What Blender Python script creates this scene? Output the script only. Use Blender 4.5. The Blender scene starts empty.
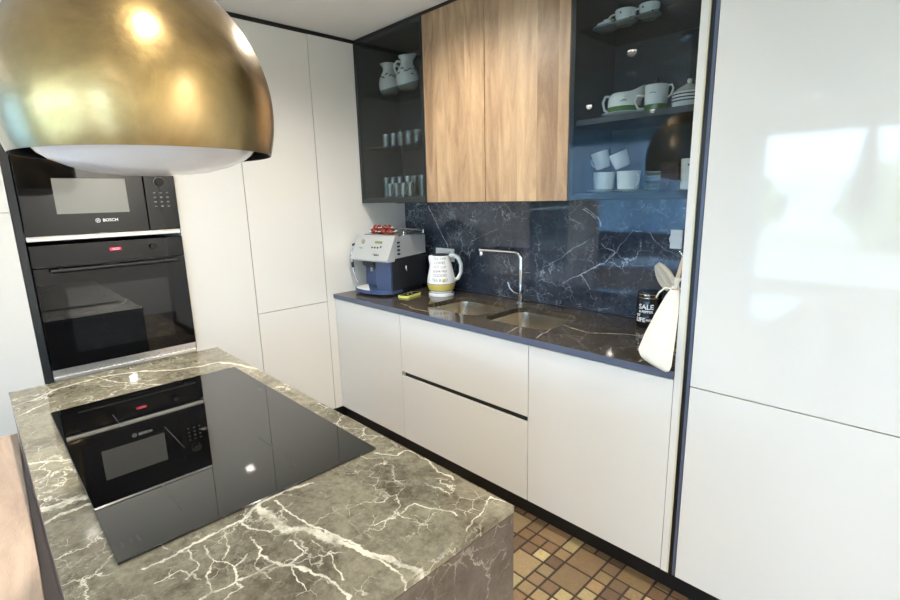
import bpy, bmesh, math, random
from mathutils import Vector, Matrix, noise as mnoise
from mathutils.geometry import tessellate_polygon
random.seed(7)
S = bpy.context.scene
COL = S.collection
PI = math.pi

# ------------------------------------------------------------------ camera
cam_d = bpy.data.cameras.new('camera'); cam = bpy.data.objects.new('camera', cam_d); COL.objects.link(cam)
cam_d.sensor_width = 36.0; cam_d.lens = 494.32 / 900 * 36.0
cam_d.clip_start = 0.02
yaw, pitch, roll = 0.8011, -0.2077, -0.0252
fwd = Vector((-math.sin(yaw) * math.cos(pitch), math.cos(yaw) * math.cos(pitch), math.sin(pitch)))
rt = Vector((math.cos(yaw), math.sin(yaw), 0)); up = rt.cross(fwd)
R_ = rt * math.cos(roll) + up * math.sin(roll); U_ = -rt * math.sin(roll) + up * math.cos(roll)
mw = Matrix(((R_.x, U_.x, -fwd.x, 2.7035), (R_.y, U_.y, -fwd.y, -1.6075), (R_.z, U_.z, -fwd.z, 1.4435), (0, 0, 0, 1)))
cam.matrix_world = mw
S.camera = cam

# ------------------------------------------------------------------ world, light, exposure
S.view_settings.view_transform = 'Standard'; S.view_settings.look = 'None'
S.view_settings.gamma = 1.0; S.view_settings.use_curve_mapping = False
S.view_settings.exposure = 0.42
W = bpy.data.worlds.new('world'); S.world = W; W.use_nodes = True
nt = W.node_tree; nt.nodes.clear()
wo = nt.nodes.new('ShaderNodeOutputWorld'); bg = nt.nodes.new('ShaderNodeBackground')
sky = nt.nodes.new('ShaderNodeTexSky'); sky.sky_type = 'NISHITA'; sky.sun_disc = False
sky.sun_elevation = math.radians(48); sky.sun_rotation = math.radians(20); sky.air_density = 1.0; sky.dust_density = 2.5
mixw = nt.nodes.new('ShaderNodeMix'); mixw.data_type = 'RGBA'; mixw.inputs[0].default_value = 0.55
hs = nt.nodes.new('ShaderNodeMix'); hs.data_type = 'RGBA'; hs.blend_type = 'MULTIPLY'; hs.inputs[0].default_value = 1
nt.links.new(sky.outputs[0], mixw.inputs[6]); mixw.inputs[7].default_value = (3.0, 4.4, 6.9, 1)
nt.links.new(mixw.outputs[2], bg.inputs[0]); nt.nodes.remove(hs)
bg.inputs[1].default_value = 2.1
nt.links.new(bg.outputs[0], wo.inputs[0])

def portal(name, loc, rot, sx, sy):
    l = bpy.data.lights.new(name, 'AREA'); l.shape = 'RECTANGLE'; l.size = sx; l.size_y = sy
    l.cycles.is_portal = True
    o = bpy.data.objects.new(name, l); COL.objects.link(o); o.location = loc; o.rotation_euler = rot
CEIL = 2.375
YR = -6.0          # rear wall of the room (behind the camera)
XR = 4.7
# x, y, watts, cone: worktop and island spots are real, the others added as fill light
SPOTS = [(1.0, -0.28, 72, 158), (2.1, -0.28, 6, 75), (1.0, -1.32, 80, 155), (2.1, -1.34, 30, 110), (4.2, -0.4, 290, 170),
         (3.2, -2.6, 20, 170), (-0.3, -3.0, 40, 170), (1.5, -4.9, 30, 170), (4.2, -2.6, 50, 170), (0.0, -3.9, 30, 170)]
portal('portal_rear', (2.35, YR - 0.02, 1.2), (-PI / 2, 0, 0), 3.2, 2.0)
portal('portal_side', (XR + 0.02, -4.97, 1.2), (0, PI / 2, 0), 2.2, 1.8)
portal('portal_curtain', (-1.45, YR - 0.02, 1.2), (-PI / 2, 0, 0), 2.3, 2.3)

# ------------------------------------------------------------------ material helpers
def newmat(name):
    m = bpy.data.materials.new(name); m.use_nodes = True
    t = m.node_tree; b = t.nodes['Principled BSDF']; return m, t, b
def lin(c):
    return tuple(((x / 255) / 12.92 if x / 255 <= 0.04045 else ((x / 255 + 0.055) / 1.055) ** 2.4) for x in c) + (1,)
def PM(name, c, rough=0.5, metal=0.0, coat=0.0, ior=1.5, trans=0.0, bump=0.0, bscale=60, emis=None, var=0.0):
    m, t, b = newmat(name)
    b.inputs['Base Color'].default_value = lin(c); b.inputs['Roughness'].default_value = rough
    b.inputs['Metallic'].default_value = metal; b.inputs['Coat Weight'].default_value = coat
    b.inputs['Coat Roughness'].default_value = 0.02
    b.inputs['IOR'].default_value = ior; b.inputs['Transmission Weight'].default_value = trans
    tc = t.nodes.new('ShaderNodeTexCoord'); nz = t.nodes.new('ShaderNodeTexNoise'); nz.inputs['Scale'].default_value = bscale
    t.links.new(tc.outputs['Object'], nz.inputs['Vector'])
    if bump:
        bp = t.nodes.new('ShaderNodeBump'); bp.inputs['Strength'].default_value = bump; bp.inputs['Distance'].default_value = 0.002
        t.links.new(nz.outputs['Fac'], bp.inputs['Height']); t.links.new(bp.outputs[0], b.inputs['Normal'])
    mr = t.nodes.new('ShaderNodeMapRange'); mr.inputs[3].default_value = max(0, rough * (1 - var) - 0.0); mr.inputs[4].default_value = rough * (1 + var) + 0.0
    t.links.new(nz.outputs['Fac'], mr.inputs[0]); t.links.new(mr.outputs[0], b.inputs['Roughness'])
    if emis:
        b.inputs['Emission Color'].default_value = lin(emis[0]); b.inputs['Emission Strength'].default_value = emis[1]
    return m
def math_n(t, op, a, b=None, c=None, clamp=False):
    n = t.nodes.new('ShaderNodeMath'); n.operation = op; n.use_clamp = clamp
    for i, v in enumerate((a, b, c)):
        if v is None: continue
        if isinstance(v, (int, float)): n.inputs[i].default_value = v
        else: t.links.new(v, n.inputs[i])
    return n.outputs[0]
def vmath(t, op, a, b=None, scale=None):
    n = t.nodes.new('ShaderNodeVectorMath'); n.operation = op
    for i, v in enumerate((a, b)):
        if v is None: continue
        if isinstance(v, (tuple, list, Vector)): n.inputs[i].default_value = v
        else: t.links.new(v, n.inputs[i])
    if scale is not None:
        if isinstance(scale, (int, float)): n.inputs['Scale'].default_value = scale
        else: t.links.new(scale, n.inputs['Scale'])
    return n.outputs['Value'] if op in ('DOT_PRODUCT', 'LENGTH', 'DISTANCE') else n.outputs['Vector']
def seg_group():
    g = bpy.data.node_groups.new('vein_segment', 'ShaderNodeTree')
    for nm, ty in (('P', 'NodeSocketVector'), ('A', 'NodeSocketVector'), ('BA', 'NodeSocketVector'), ('InvLen2', 'NodeSocketFloat'), ('InvW', 'NodeSocketFloat'), ('Prev', 'NodeSocketFloat')):
        g.interface.new_socket(nm, in_out='INPUT', socket_type=ty)
    g.interface.new_socket('Out', in_out='OUTPUT', socket_type='NodeSocketFloat')
    gi = g.nodes.new('NodeGroupInput'); go = g.nodes.new('NodeGroupOutput')
    pa = vmath(g, 'SUBTRACT', vmath(g, 'ADD', gi.outputs[0], math_n(g, 'MULTIPLY', gi.outputs[5], 1e-8)), gi.outputs[1])
    h = math_n(g, 'MULTIPLY', vmath(g, 'DOT_PRODUCT', pa, gi.outputs[2]), gi.outputs[3], clamp=True)
    d = vmath(g, 'LENGTH', vmath(g, 'SUBTRACT', pa, vmath(g, 'SCALE', gi.outputs[2], scale=h)))
    dw = math_n(g, 'MULTIPLY', d, gi.outputs[4])
    g.links.new(math_n(g, 'MINIMUM', dw, gi.outputs[5]), go.inputs[0])
    return g
SEG = seg_group()
def marble(name, base, base2, vein, fine_scale, fine_amt, veins, axes='xy', rough=0.06, warp=0.022, cloud=3.0, finew=0.035, big=0.5, flo=0.5):
    """veins: list of (half_width, [(a,b),...]) in world metres on the plane given by axes"""
    m, t, b = newmat(name)
    ge = t.nodes.new('ShaderNodeNewGeometry'); P = ge.outputs['Position']
    n1 = t.nodes.new('ShaderNodeTexNoise'); n1.inputs['Scale'].default_value = 14; n1.inputs['Detail'].default_value = 6; n1.inputs['Roughness'].default_value = 0.65
    t.links.new(P, n1.inputs['Vector'])
    off = vmath(t, 'SCALE', vmath(t, 'SUBTRACT', n1.outputs['Color'], (0.5, 0.5, 0.5)), scale=warp * 2)
    Wp = vmath(t, 'ADD', P, off)
    mask = (1, 1, 0) if axes == 'xy' else (1, 0, 1)
    Wm = vmath(t, 'MULTIPLY', Wp, mask)
    prev = None
    for hw, pts in veins:
        for a, c in zip(pts[:-1], pts[1:]):
            A = Vector((a[0], a[1], 0)) if axes == 'xy' else Vector((a[0], 0, a[1]))
            C = Vector((c[0], c[1], 0)) if axes == 'xy' else Vector((c[0], 0, c[1]))
            g = t.nodes.new('ShaderNodeGroup'); g.node_tree = SEG
            t.links.new(Wm, g.inputs[0]); g.inputs[1].default_value = A; g.inputs[2].default_value = C - A
            g.inputs[3].default_value = 1 / max(1e-6, (C - A).length_squared); g.inputs[4].default_value = 1 / hw
            if prev is None: g.inputs[5].default_value = 99
            else: t.links.new(prev, g.inputs[5])
            prev = g.outputs[0]
    # streaky modulation of the veins' width
    n2 = t.nodes.new('ShaderNodeTexNoise'); n2.inputs['Scale'].default_value = 38; n2.inputs['Detail'].default_value = 8; n2.inputs['Roughness'].default_value = 0.75
    t.links.new(P, n2.inputs['Vector'])
    facs = []
    if prev is not None:
        k = math_n(t, 'MULTIPLY', prev, math_n(t, 'MULTIPLY_ADD', n2.outputs['Fac'], 3.6, -0.75))
        mr = t.nodes.new('ShaderNodeMapRange'); mr.interpolation_type = 'SMOOTHSTEP'
        mr.inputs[1].default_value = 1.15; mr.inputs[2].default_value = 0.55; mr.inputs[3].default_value = 0; mr.inputs[4].default_value = 0.92
        t.links.new(k, mr.inputs[0])
        n6 = t.nodes.new('ShaderNodeTexNoise'); n6.inputs['Scale'].default_value = 21; n6.inputs['Detail'].default_value = 5; n6.inputs['Roughness'].default_value = 0.7
        t.links.new(vmath(t, 'ADD', P, (5.1, 2.2, 0.7)), n6.inputs['Vector'])
        mv = t.nodes.new('ShaderNodeMapRange'); mv.inputs[1].default_value = 0.36; mv.inputs[2].default_value = 0.56; mv.inputs[3].default_value = 0.22; mv.inputs[4].default_value = 0.95
        t.links.new(n6.outputs['Fac'], mv.inputs[0]); facs.append(math_n(t, 'MULTIPLY', mr.outputs[0], mv.outputs[0]))
    # fine crackle networks
    for sc, w_, amt, lo, hi in ((fine_scale, finew, fine_amt, flo, flo + .12), (fine_scale * 2.7, finew * 1.2, fine_amt * 0.8, 0.52, 0.66), (fine_scale * 0.35, finew * 0.3, fine_amt * big, 0.40, 0.6)):
        off2 = vmath(t, 'SCALE', vmath(t, 'SUBTRACT', n1.outputs['Color'], (0.5, 0.5, 0.5)), scale=0.55 / sc * 2)
        vo = t.nodes.new('ShaderNodeTexVoronoi'); vo.feature = 'DISTANCE_TO_EDGE'; vo.inputs['Scale'].default_value = sc
        t.links.new(vmath(t, 'ADD', P, off2), vo.inputs['Vector'])
        mr = t.nodes.new('ShaderNodeMapRange'); mr.inputs[1].default_value = w_; mr.inputs[2].default_value = 0.0
        mr.inputs[3].default_value = 0; mr.inputs[4].default_value = amt
        t.links.new(vo.outputs['Distance'], mr.inputs[0])
        n3 = t.nodes.new('ShaderNodeTexNoise'); n3.inputs['Scale'].default_value = sc * 0.55; n3.inputs['Detail'].default_value = 3
        t.links.new(vmath(t, 'ADD', P, (sc, 1.3, 2.1)), n3.inputs['Vector'])
        ms = t.nodes.new('ShaderNodeMapRange'); ms.inputs[1].default_value = lo; ms.inputs[2].default_value = hi
        t.links.new(n3.outputs['Fac'], ms.inputs[0])
        facs.append(math_n(t, 'MULTIPLY', mr.outputs[0], ms.outputs[0]))
    f = facs[0]
    for x in facs[1:]: f = math_n(t, 'MAXIMUM', f, x)
    n4 = t.nodes.new('ShaderNodeTexNoise'); n4.inputs['Scale'].default_value = cloud; n4.inputs['Detail'].default_value = 9; n4.inputs['Roughness'].default_value = 0.72
    n4.inputs['Distortion'].default_value = 0.6
    t.links.new(P, n4.inputs['Vector'])
    cr = t.nodes.new('ShaderNodeValToRGB'); cr.color_ramp.elements[0].position = 0.40; cr.color_ramp.elements[0].color = lin(base)
    cr.color_ramp.elements[1].position = 0.60; cr.color_ramp.elements[1].color = lin(base2)
    n7 = t.nodes.new('ShaderNodeTexNoise'); n7.inputs['Scale'].default_value = cloud * 14; n7.inputs['Detail'].default_value = 7; n7.inputs['Roughness'].default_value = 0.8
    t.links.new(P, n7.inputs['Vector'])
    t.links.new(math_n(t, 'ADD', math_n(t, 'MULTIPLY', n4.outputs['Fac'], 0.6), math_n(t, 'MULTIPLY', n7.outputs['Fac'], 0.4)), cr.inputs[0])
    mx = t.nodes.new('ShaderNodeMix'); mx.data_type = 'RGBA'; mx.inputs[7].default_value = lin(vein)
    t.links.new(f, mx.inputs[0]); t.links.new(cr.outputs[0], mx.inputs[6]); t.links.new(mx.outputs[2], b.inputs['Base Color'])
    b.inputs['Roughness'].default_value = rough; b.inputs['IOR'].default_value = 1.55
    return m

# ------------------------------------------------------------------ materials
M = {}
M['lacquer'] = PM('white_gloss_lacquer', (221, 218, 210), 0.05, ior=1.5)
M['edge'] = PM('cream_edge', (205, 198, 170), 0.3)
M['black'] = PM('black_matt', (14, 14, 16), 0.5)
M['gapblack'] = PM('black_channel', (10, 10, 11), 0.4)
M['anthracite'] = PM('anthracite_metal', (52, 55, 57), 0.32, metal=0.3)
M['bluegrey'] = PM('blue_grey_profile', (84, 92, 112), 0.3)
M['inner'] = PM('anthracite_board', (60, 64, 66), 0.5)
M['ceil'] = PM('ceiling_paint', (244, 243, 240), 0.85, bump=0.05)
M['wall'] = PM('wall_paint', (238, 236, 230), 0.9, bump=0.05)
M['chrome'] = PM('chrome', (225, 226, 228), 0.06, metal=1.0)
M['steel'] = PM('brushed_steel', (208, 198, 180), 0.24, metal=1.0)
M['alu'] = PM('bright_aluminium', (235, 233, 228), 0.3, metal=0.75)
M['ovenglass'] = PM('black_oven_glass', (11, 12, 14), 0.03, ior=1.45)
M['ovenwin'] = PM('oven_window_glass', (24, 26, 28), 0.03, ior=1.6)
M['mwwin'] = PM('grey_window_mesh', (128, 127, 120), 0.12, ior=1.5)
M['hob'] = PM('black_ceramic_glass', (10, 10, 11), 0.015, ior=2.0)
M['mark'] = PM('grey_print', (120, 120, 118), 0.4)
M['faint'] = PM('faint_print', (66, 66, 66), 0.3)
M['whiteprint'] = PM('white_print', (235, 235, 235), 0.4)
M['red_led'] = PM('red_display', (200, 30, 60), 0.4, emis=((255, 40, 80), 1.0))
M['china'] = PM('white_china', (232, 232, 228), 0.12, ior=1.5)
M['green'] = PM('green_glaze', (84, 120, 52), 0.15)
M['bluegreen'] = PM('dark_decal', (40, 46, 60), 0.3)
M['plastic_white'] = PM('white_plastic', (236, 236, 232), 0.3)
M['yellow'] = PM('yellow_band', (226, 202, 104), 0.3)
M['lime'] = PM('lime_rubber', (206, 206, 104), 0.45)
M['silver'] = PM('silver_plastic', (188, 190, 188), 0.28, metal=0.35)
M['navy'] = PM('navy_plastic', (62, 78, 112), 0.35)
M['darkplastic'] = PM('dark_plastic', (34, 36, 40), 0.35)
M['lcd'] = PM('green_display', (128, 132, 84), 0.3)
M['cloth'] = PM('cream_cotton', (224, 219, 204), 0.9, bump=0.4, bscale=240)
M['cord'] = PM('cream_cord', (200, 180, 160), 0.9)
M['jar'] = PM('black_tin', (16, 16, 18), 0.22)
M['red'] = PM('red_foil', (136, 50, 40), 0.25)
M['brownfoil'] = PM('brown_foil', (110, 48, 34), 0.25)
M['copper'] = PM('dark_brown_card', (58, 34, 28), 0.4)
M['sofa'] = PM('dark_leather', (40, 40, 44), 0.35, bump=0.3, bscale=80)
M['leaf'] = PM('leaf_green', (126, 148, 108), 0.7, bump=1.0, bscale=6)
M['bark'] = PM('bark', (84, 66, 50), 0.9, bump=0.6)
M['deck'] = PM('terrace_concrete', (206, 204, 198), 0.8)
M['lawn'] = PM('grass_green', (176, 186, 160), 0.9, bump=0.6, bscale=30)
M['umbfab'] = PM('dark_canvas', (60, 62, 66), 0.8)
M['frame'] = PM('grey_window_frame', (84, 86, 88), 0.4)
M['lamp'] = PM('lamp_lens', (255, 250, 240), 0.3, emis=((255, 244, 226), 14))

def gloss_glass(name, tint, refl_ior=1.5, rough=0.0):
    m, t, b = newmat(name); t.nodes.remove(b)
    out = t.nodes['Material Output']
    tr = t.nodes.new('ShaderNodeBsdfTransparent'); tr.inputs[0].default_value = tint + (1,)
    gl = t.nodes.new('ShaderNodeBsdfGlossy'); gl.inputs['Roughness'].default_value = rough
    fr = t.nodes.new('ShaderNodeFresnel'); fr.inputs[0].default_value = refl_ior
    mx = t.nodes.new('ShaderNodeMixShader')
    ge = t.nodes.new('ShaderNodeNewGeometry')
    t.links.new(math_n(t, 'MULTIPLY', fr.outputs[0], math_n(t, 'SUBTRACT', 1.0, ge.outputs['Backfacing'])), mx.inputs[0]); t.links.new(tr.outputs[0], mx.inputs[1]); t.links.new(gl.outputs[0], mx.inputs[2]); t.links.new(mx.outputs[0], out.inputs[0])
    return m
M['smoke'] = gloss_glass('smoked_glass', (0.82, 0.85, 0.85), 1.5)
M['clear'] = gloss_glass('clear_glass', (0.95, 0.97, 0.97), 2.6, 0.04)
M['pane'] = gloss_glass('window_glass', (0.95, 0.97, 0.97), 1.45)
M['shelfglass'] = gloss_glass('shelf_glass', (0.75, 0.8, 0.8), 1.5)

def diffuser_mat():
    m, t, b = newmat('white_acrylic'); b.inputs['Base Color'].default_value = lin((238, 238, 242)); b.inputs['Roughness'].default_value = 0.15
    return m
M['acrylic'] = diffuser_mat()

def curtain_mat():
    m, t, b = newmat('sheer_curtain'); t.nodes.remove(b); out = t.nodes['Material Output']
    tl = t.nodes.new('ShaderNodeBsdfTranslucent'); tl.inputs[0].default_value = lin((176, 214, 240))
    tr = t.nodes.new('ShaderNodeBsdfTransparent'); df = t.nodes.new('ShaderNodeBsdfDiffuse'); df.inputs[0].default_value = lin((196, 220, 236))
    a = t.nodes.new('ShaderNodeMixShader'); a.inputs[0].default_value = 0.35; c = t.nodes.new('ShaderNodeMixShader'); c.inputs[0].default_value = 0.15
    t.links.new(tl.outputs[0], a.inputs[1]); t.links.new(df.outputs[0], a.inputs[2]); t.links.new(a.outputs[0], c.inputs[1]); t.links.new(tr.outputs[0], c.inputs[2]); t.links.new(c.outputs[0], out.inputs[0])
    return m
M['curtain'] = curtain_mat()

def wood(name, light, dark, boardw, axis_long='z', axis_across='x', rough=0.45):
    m, t, b = newmat(name)
    ge = t.nodes.new('ShaderNodeNewGeometry'); sx = t.nodes.new('ShaderNodeSeparateXYZ'); t.links.new(ge.outputs['Position'], sx.inputs[0])
    ac = sx.outputs['XYZ'.index(axis_across.upper())]; lo = sx.outputs['XYZ'.index(axis_long.upper())]
    idx = math_n(t, 'FLOOR', math_n(t, 'DIVIDE', math_n(t, 'ADD', ac, 0.033), boardw))
    wn = t.nodes.new('ShaderNodeTexWhiteNoise'); wn.noise_dimensions = '1D'; t.links.new(idx, wn.inputs['W'])
    cx = t.nodes.new('ShaderNodeCombineXYZ')
    t.links.new(math_n(t, 'MULTIPLY', ac, 15.0), cx.inputs[0]); t.links.new(math_n(t, 'MULTIPLY', lo, 2.2), cx.inputs[1])
    t.links.new(math_n(t, 'MULTIPLY', wn.outputs['Value'], 40.0), cx.inputs[2])
    n = t.nodes.new('ShaderNodeTexNoise'); n.inputs['Scale'].default_value = 1.0; n.inputs['Detail'].default_value = 6; n.inputs['Roughness'].default_value = 0.6; n.inputs['Distortion'].default_value = 1.2
    t.links.new(cx.outputs[0], n.inputs['Vector'])
    cx2 = t.nodes.new('ShaderNodeCombineXYZ')
    t.links.new(math_n(t, 'MULTIPLY', ac, 260.0), cx2.inputs[0]); t.links.new(math_n(t, 'MULTIPLY', lo, 9.0), cx2.inputs[1])
    n5 = t.nodes.new('ShaderNodeTexNoise'); n5.inputs['Detail'].default_value = 4; t.links.new(cx2.outputs[0], n5.inputs['Vector'])
    f = math_n(t, 'ADD', math_n(t, 'MULTIPLY', n.outputs['Fac'], 0.75), math_n(t, 'ADD', math_n(t, 'MULTIPLY', n5.outputs['Fac'], 0.3), math_n(t, 'MULTIPLY', wn.outputs['Value'], 0.27)))
    cr = t.nodes.new('ShaderNodeValToRGB'); cr.color_ramp.elements[0].position = 0.42; cr.color_ramp.elements[0].color = lin(light)
    cr.color_ramp.elements[1].position = 0.92; cr.color_ramp.elements[1].color = lin(dark)
    t.links.new(f, cr.inputs[0]); t.links.new(cr.outputs[0], b.inputs['Base Color'])
    b.inputs['Roughness'].default_value = rough
    bp = t.nodes.new('ShaderNodeBump'); bp.inputs['Strength'].default_value = 0.15; bp.inputs['Distance'].default_value = 0.001
    t.links.new(n5.outputs['Fac'], bp.inputs['Height']); t.links.new(bp.outputs[0], b.inputs['Normal'])
    return m
M['wood'] = wood('walnut_veneer', (200, 170, 132), (124, 94, 68), 0.107)
M['tablewood'] = wood('oak_table_wood', (206, 180, 154), (132, 106, 90), 0.14, 'x', 'y')
M['sidebrown'] = PM('taupe_side_board', (112, 98, 92), 0.4)
M['darkwood'] = PM('dark_brown_edge', (66, 52, 46), 0.5)

def brass_mat():
    m, t, b = newmat('brushed_gold'); b.inputs['Metallic'].default_value = 1.0
    tc = t.nodes.new('ShaderNodeTexCoord')
    n = t.nodes.new('ShaderNodeTexNoise'); n.inputs['Scale'].default_value = 5.0; n.inputs['Detail'].default_value = 7; n.inputs['Roughness'].default_value = 0.62; n.inputs['Distortion'].default_value = 0.5
    t.links.new(tc.outputs['Object'], n.inputs['Vector'])
    cr = t.nodes.new('ShaderNodeValToRGB'); cr.color_ramp.elements[0].position = 0.3; cr.color_ramp.elements[0].color = lin((126, 102, 58))
    cr.color_ramp.elements[1].position = 0.72; cr.color_ramp.elements[1].color = lin((198, 166, 100))
    t.links.new(n.outputs['Fac'], cr.inputs[0]); t.links.new(cr.outputs[0], b.inputs['Base Color'])
    mr = t.nodes.new('ShaderNodeMapRange'); mr.inputs[3].default_value = 0.21; mr.inputs[4].default_value = 0.42
    t.links.new(n.outputs['Fac'], mr.inputs[0]); t.links.new(mr.outputs[0], b.inputs['Roughness'])
    bp = t.nodes.new('ShaderNodeBump'); bp.inputs['Strength'].default_value = 0.32; bp.inputs['Distance'].default_value = 0.01
    b.inputs['Coat Weight'].default_value = 1.0; b.inputs['Coat Roughness'].default_value = 0.25; b.inputs['Coat IOR'].default_value = 1.6
    t.links.new(n.outputs['Fac'], bp.inputs['Height']); t.links.new(bp.outputs[0], b.inputs['Normal'])
    return m
M['brass'] = brass_mat()

def tile_mat():
    m, t, b = newmat('floor_stone')
    at = t.nodes.new('ShaderNodeAttribute'); at.attribute_name = 'tile_colour'
    ge = t.nodes.new('ShaderNodeNewGeometry'); n = t.nodes.new('ShaderNodeTexNoise'); n.inputs['Scale'].default_value = 45; n.inputs['Detail'].default_value = 6; n.inputs['Distortion'].default_value = 2.0
    t.links.new(ge.outputs['Position'], n.inputs['Vector'])
    mr = t.nodes.new('ShaderNodeMapRange'); mr.inputs[3].default_value = 0.62; mr.inputs[4].default_value = 1.3; t.links.new(n.outputs['Fac'], mr.inputs[0])
    mx = vmath(t, 'SCALE', at.outputs['Color'], scale=mr.outputs[0]); t.links.new(mx, b.inputs['Base Color'])
    bp = t.nodes.new('ShaderNodeBump'); bp.inputs['Strength'].default_value = 0.4; bp.inputs['Distance'].default_value = 0.003
    t.links.new(n.outputs['Fac'], bp.inputs['Height']); t.links.new(bp.outputs[0], b.inputs['Normal'])
    b.inputs['Roughness'].default_value = 0.42
    return m
M['tile'] = tile_mat()
M['grout'] = PM('dark_grout', (50, 38, 28), 0.8)

ISL_VEINS = [
 (0.0017, [(1.845, -1.392), (1.897, -1.394), (1.921, -1.418), (1.966, -1.418)]),
 (0.0017, [(1.897, -1.394), (1.934, -1.374), (1.928, -1.347)]),
 (0.0017, [(1.934, -1.374), (1.984, -1.386), (1.991, -1.412)]),
 (0.0017, [(1.877, -1.326), (1.926, -1.325), (1.958, -1.351), (2.008, -1.348)]),
 (0.0017, [(1.84, -1.415), (1.891, -1.416), (1.909, -1.444)]),
 (0.0017, [(1.878, -1.479), (1.879, -1.443), (1.926, -1.427)]),
 (0.0017, [(1.83, -1.352), (1.88, -1.359), (1.909, -1.382)]),
 (0.0017, [(1.943, -1.281), (1.984, -1.284), (2.0, -1.31), (2.067, -1.319)]),
 (0.0017, [(1.969, -1.256), (2.03, -1.253), (2.095, -1.265)]),
 (0.0017, [(1.836, -1.327), (1.89, -1.294), (1.883, -1.261)]),
 (0.0105, [(1.812, -1.278), (1.909, -1.276), (1.944, -1.247), (2.01, -1.221)]),
 (0.0062, [(2.01, -1.221), (2.061, -1.203), (2.1, -1.192), (2.134, -1.185), (2.164, -1.168)]),
 (0.0025, [(1.813, -1.242), (1.904, -1.242), (1.978, -1.222), (2.025, -1.206), (2.091, -1.194)]),
 (0.0019, [(2.01, -1.221), (2.081, -1.203), (2.147, -1.199), (2.19, -1.201)]),
 (0.0022, [(1.802, -0.991), (1.855, -0.967), (1.847, -0.936), (1.916, -0.928), (1.976, -0.946), (2.022, -0.946)]),
 (0.0022, [(2.018, -1.149), (2.028, -1.112), (2.023, -1.056), (2.063, -1.044), (2.109, -1.03)]),
 (0.0019, [(2.169, -0.931), (2.121, -0.94), (2.131, -0.975), (2.14, -1.008), (2.154, -1.05)]),
 (0.0034, [(1.834, -1.414), (1.825, -1.368), (1.827, -1.324), (1.796, -1.267), (1.791, -1.205), (1.805, -1.166)]),
 (0.0025, [(1.829, -1.485), (1.83, -1.452), (1.834, -1.414)]),
 (0.0034, [(1.941, -1.332), (1.988, -1.322), (2.019, -1.302), (2.058, -1.288), (2.089, -1.281), (2.134, -1.281)]),
 (0.0022, [(1.969, -1.441), (1.966, -1.403), (1.968, -1.363), (1.984, -1.32)]),
 (0.0112, [(1.5, -1.593), (1.502, -1.565), (1.499, -1.535), (1.513, -1.517)]),
 (0.0050, [(1.556, -1.59), (1.538, -1.561), (1.547, -1.522)]),
 (0.0031, [(1.239, -1.587), (1.258, -1.557), (1.297, -1.514)]),
 (0.0031, [(0.871, -1.581), (0.835, -1.539), (0.816, -1.497)]),
 (0.0062, [(0.752, -1.545), (0.685, -1.462), (0.662, -1.347), (0.699, -1.233), (0.78, -1.147), (0.809, -1.064), (0.812, -1.001), (0.937, -0.95), (1.017, -0.921)]),
 (0.0025, [(0.564, -1.448), (0.621, -1.37), (0.774, -1.31), (0.942, -1.195)]),
]
M['island'] = marble('brown_island_marble', (80, 74, 60), (140, 134, 114), (226, 220, 200), 12, 0.85, ISL_VEINS, 'xy', finew=0.024, cloud=5.0, flo=0.44)
M['islandside'] = marble('brown_marble_side', (84, 76, 68), (108, 98, 88), (200, 190, 176), 9, 0.5, [], 'xy', finew=0.03)
CT_VEINS = [(0.0045, [(1.407, 0.286), (1.48, 0.275), (1.659, 0.23), (1.776, 0.31), (1.873, 0.334), (2.1, 0.36)]), (0.003, [(1.531, 0.02), (1.492, 0.217), (1.417, 0.422)]),
            (0.003, [(0.542, 0.093), (0.694, 0.053), (0.839, 0.053)]), (0.003, [(1.392, 0.001), (1.363, 0.13)])]
M['worktop'] = marble('brown_worktop_marble', (50, 45, 38), (82, 74, 62), (206, 192, 168), 16, 0.28, CT_VEINS, 'xy', rough=0.05, finew=0.03, big=0.3)
BS_VEINS = [(0.0028, [(0.24, 1.381), (0.358, 1.216), (0.419, 1.116)]), (0.0011, [(0.898, 1.391), (0.962, 1.33)]), (0.0011, [(0.912, 1.098), (0.949, 0.991), (1.068, 1.019)]),
            (0.0011, [(0.614, 1.157), (0.681, 1.197), (0.853, 1.255)]), (0.0022, [(1.398, 1.368), (1.47, 1.325), (1.487, 1.283)]), (0.0022, [(1.387, 1.359), (1.459, 1.32)]),
            (0.0017, [(1.486, 1.2), (1.566, 1.161), (1.516, 1.11), (1.381, 1.033)]), (0.0014, [(1.73, 1.257), (1.797, 1.185), (1.842, 1.17)]),
            (0.0011, [(1.551, 1.141), (1.599, 1.197), (1.645, 1.268), (1.693, 1.261)]), (0.0015, [(1.167, 1.05), (1.319, 1.156), (1.431, 1.213)]),
            (0.0017, [(1.264, 0.968), (1.381, 1.033), (1.44, 0.962)]), (0.0011, [(0, 1.02), (0.193, 1.056), (0.34, 1.019)])]
M['splash'] = marble('dark_blue_marble', (42, 46, 56), (72, 78, 88), (196, 202, 212), 10, 0.8, BS_VEINS, 'xz', rough=0.04, finew=0.022, big=0.9)

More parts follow.
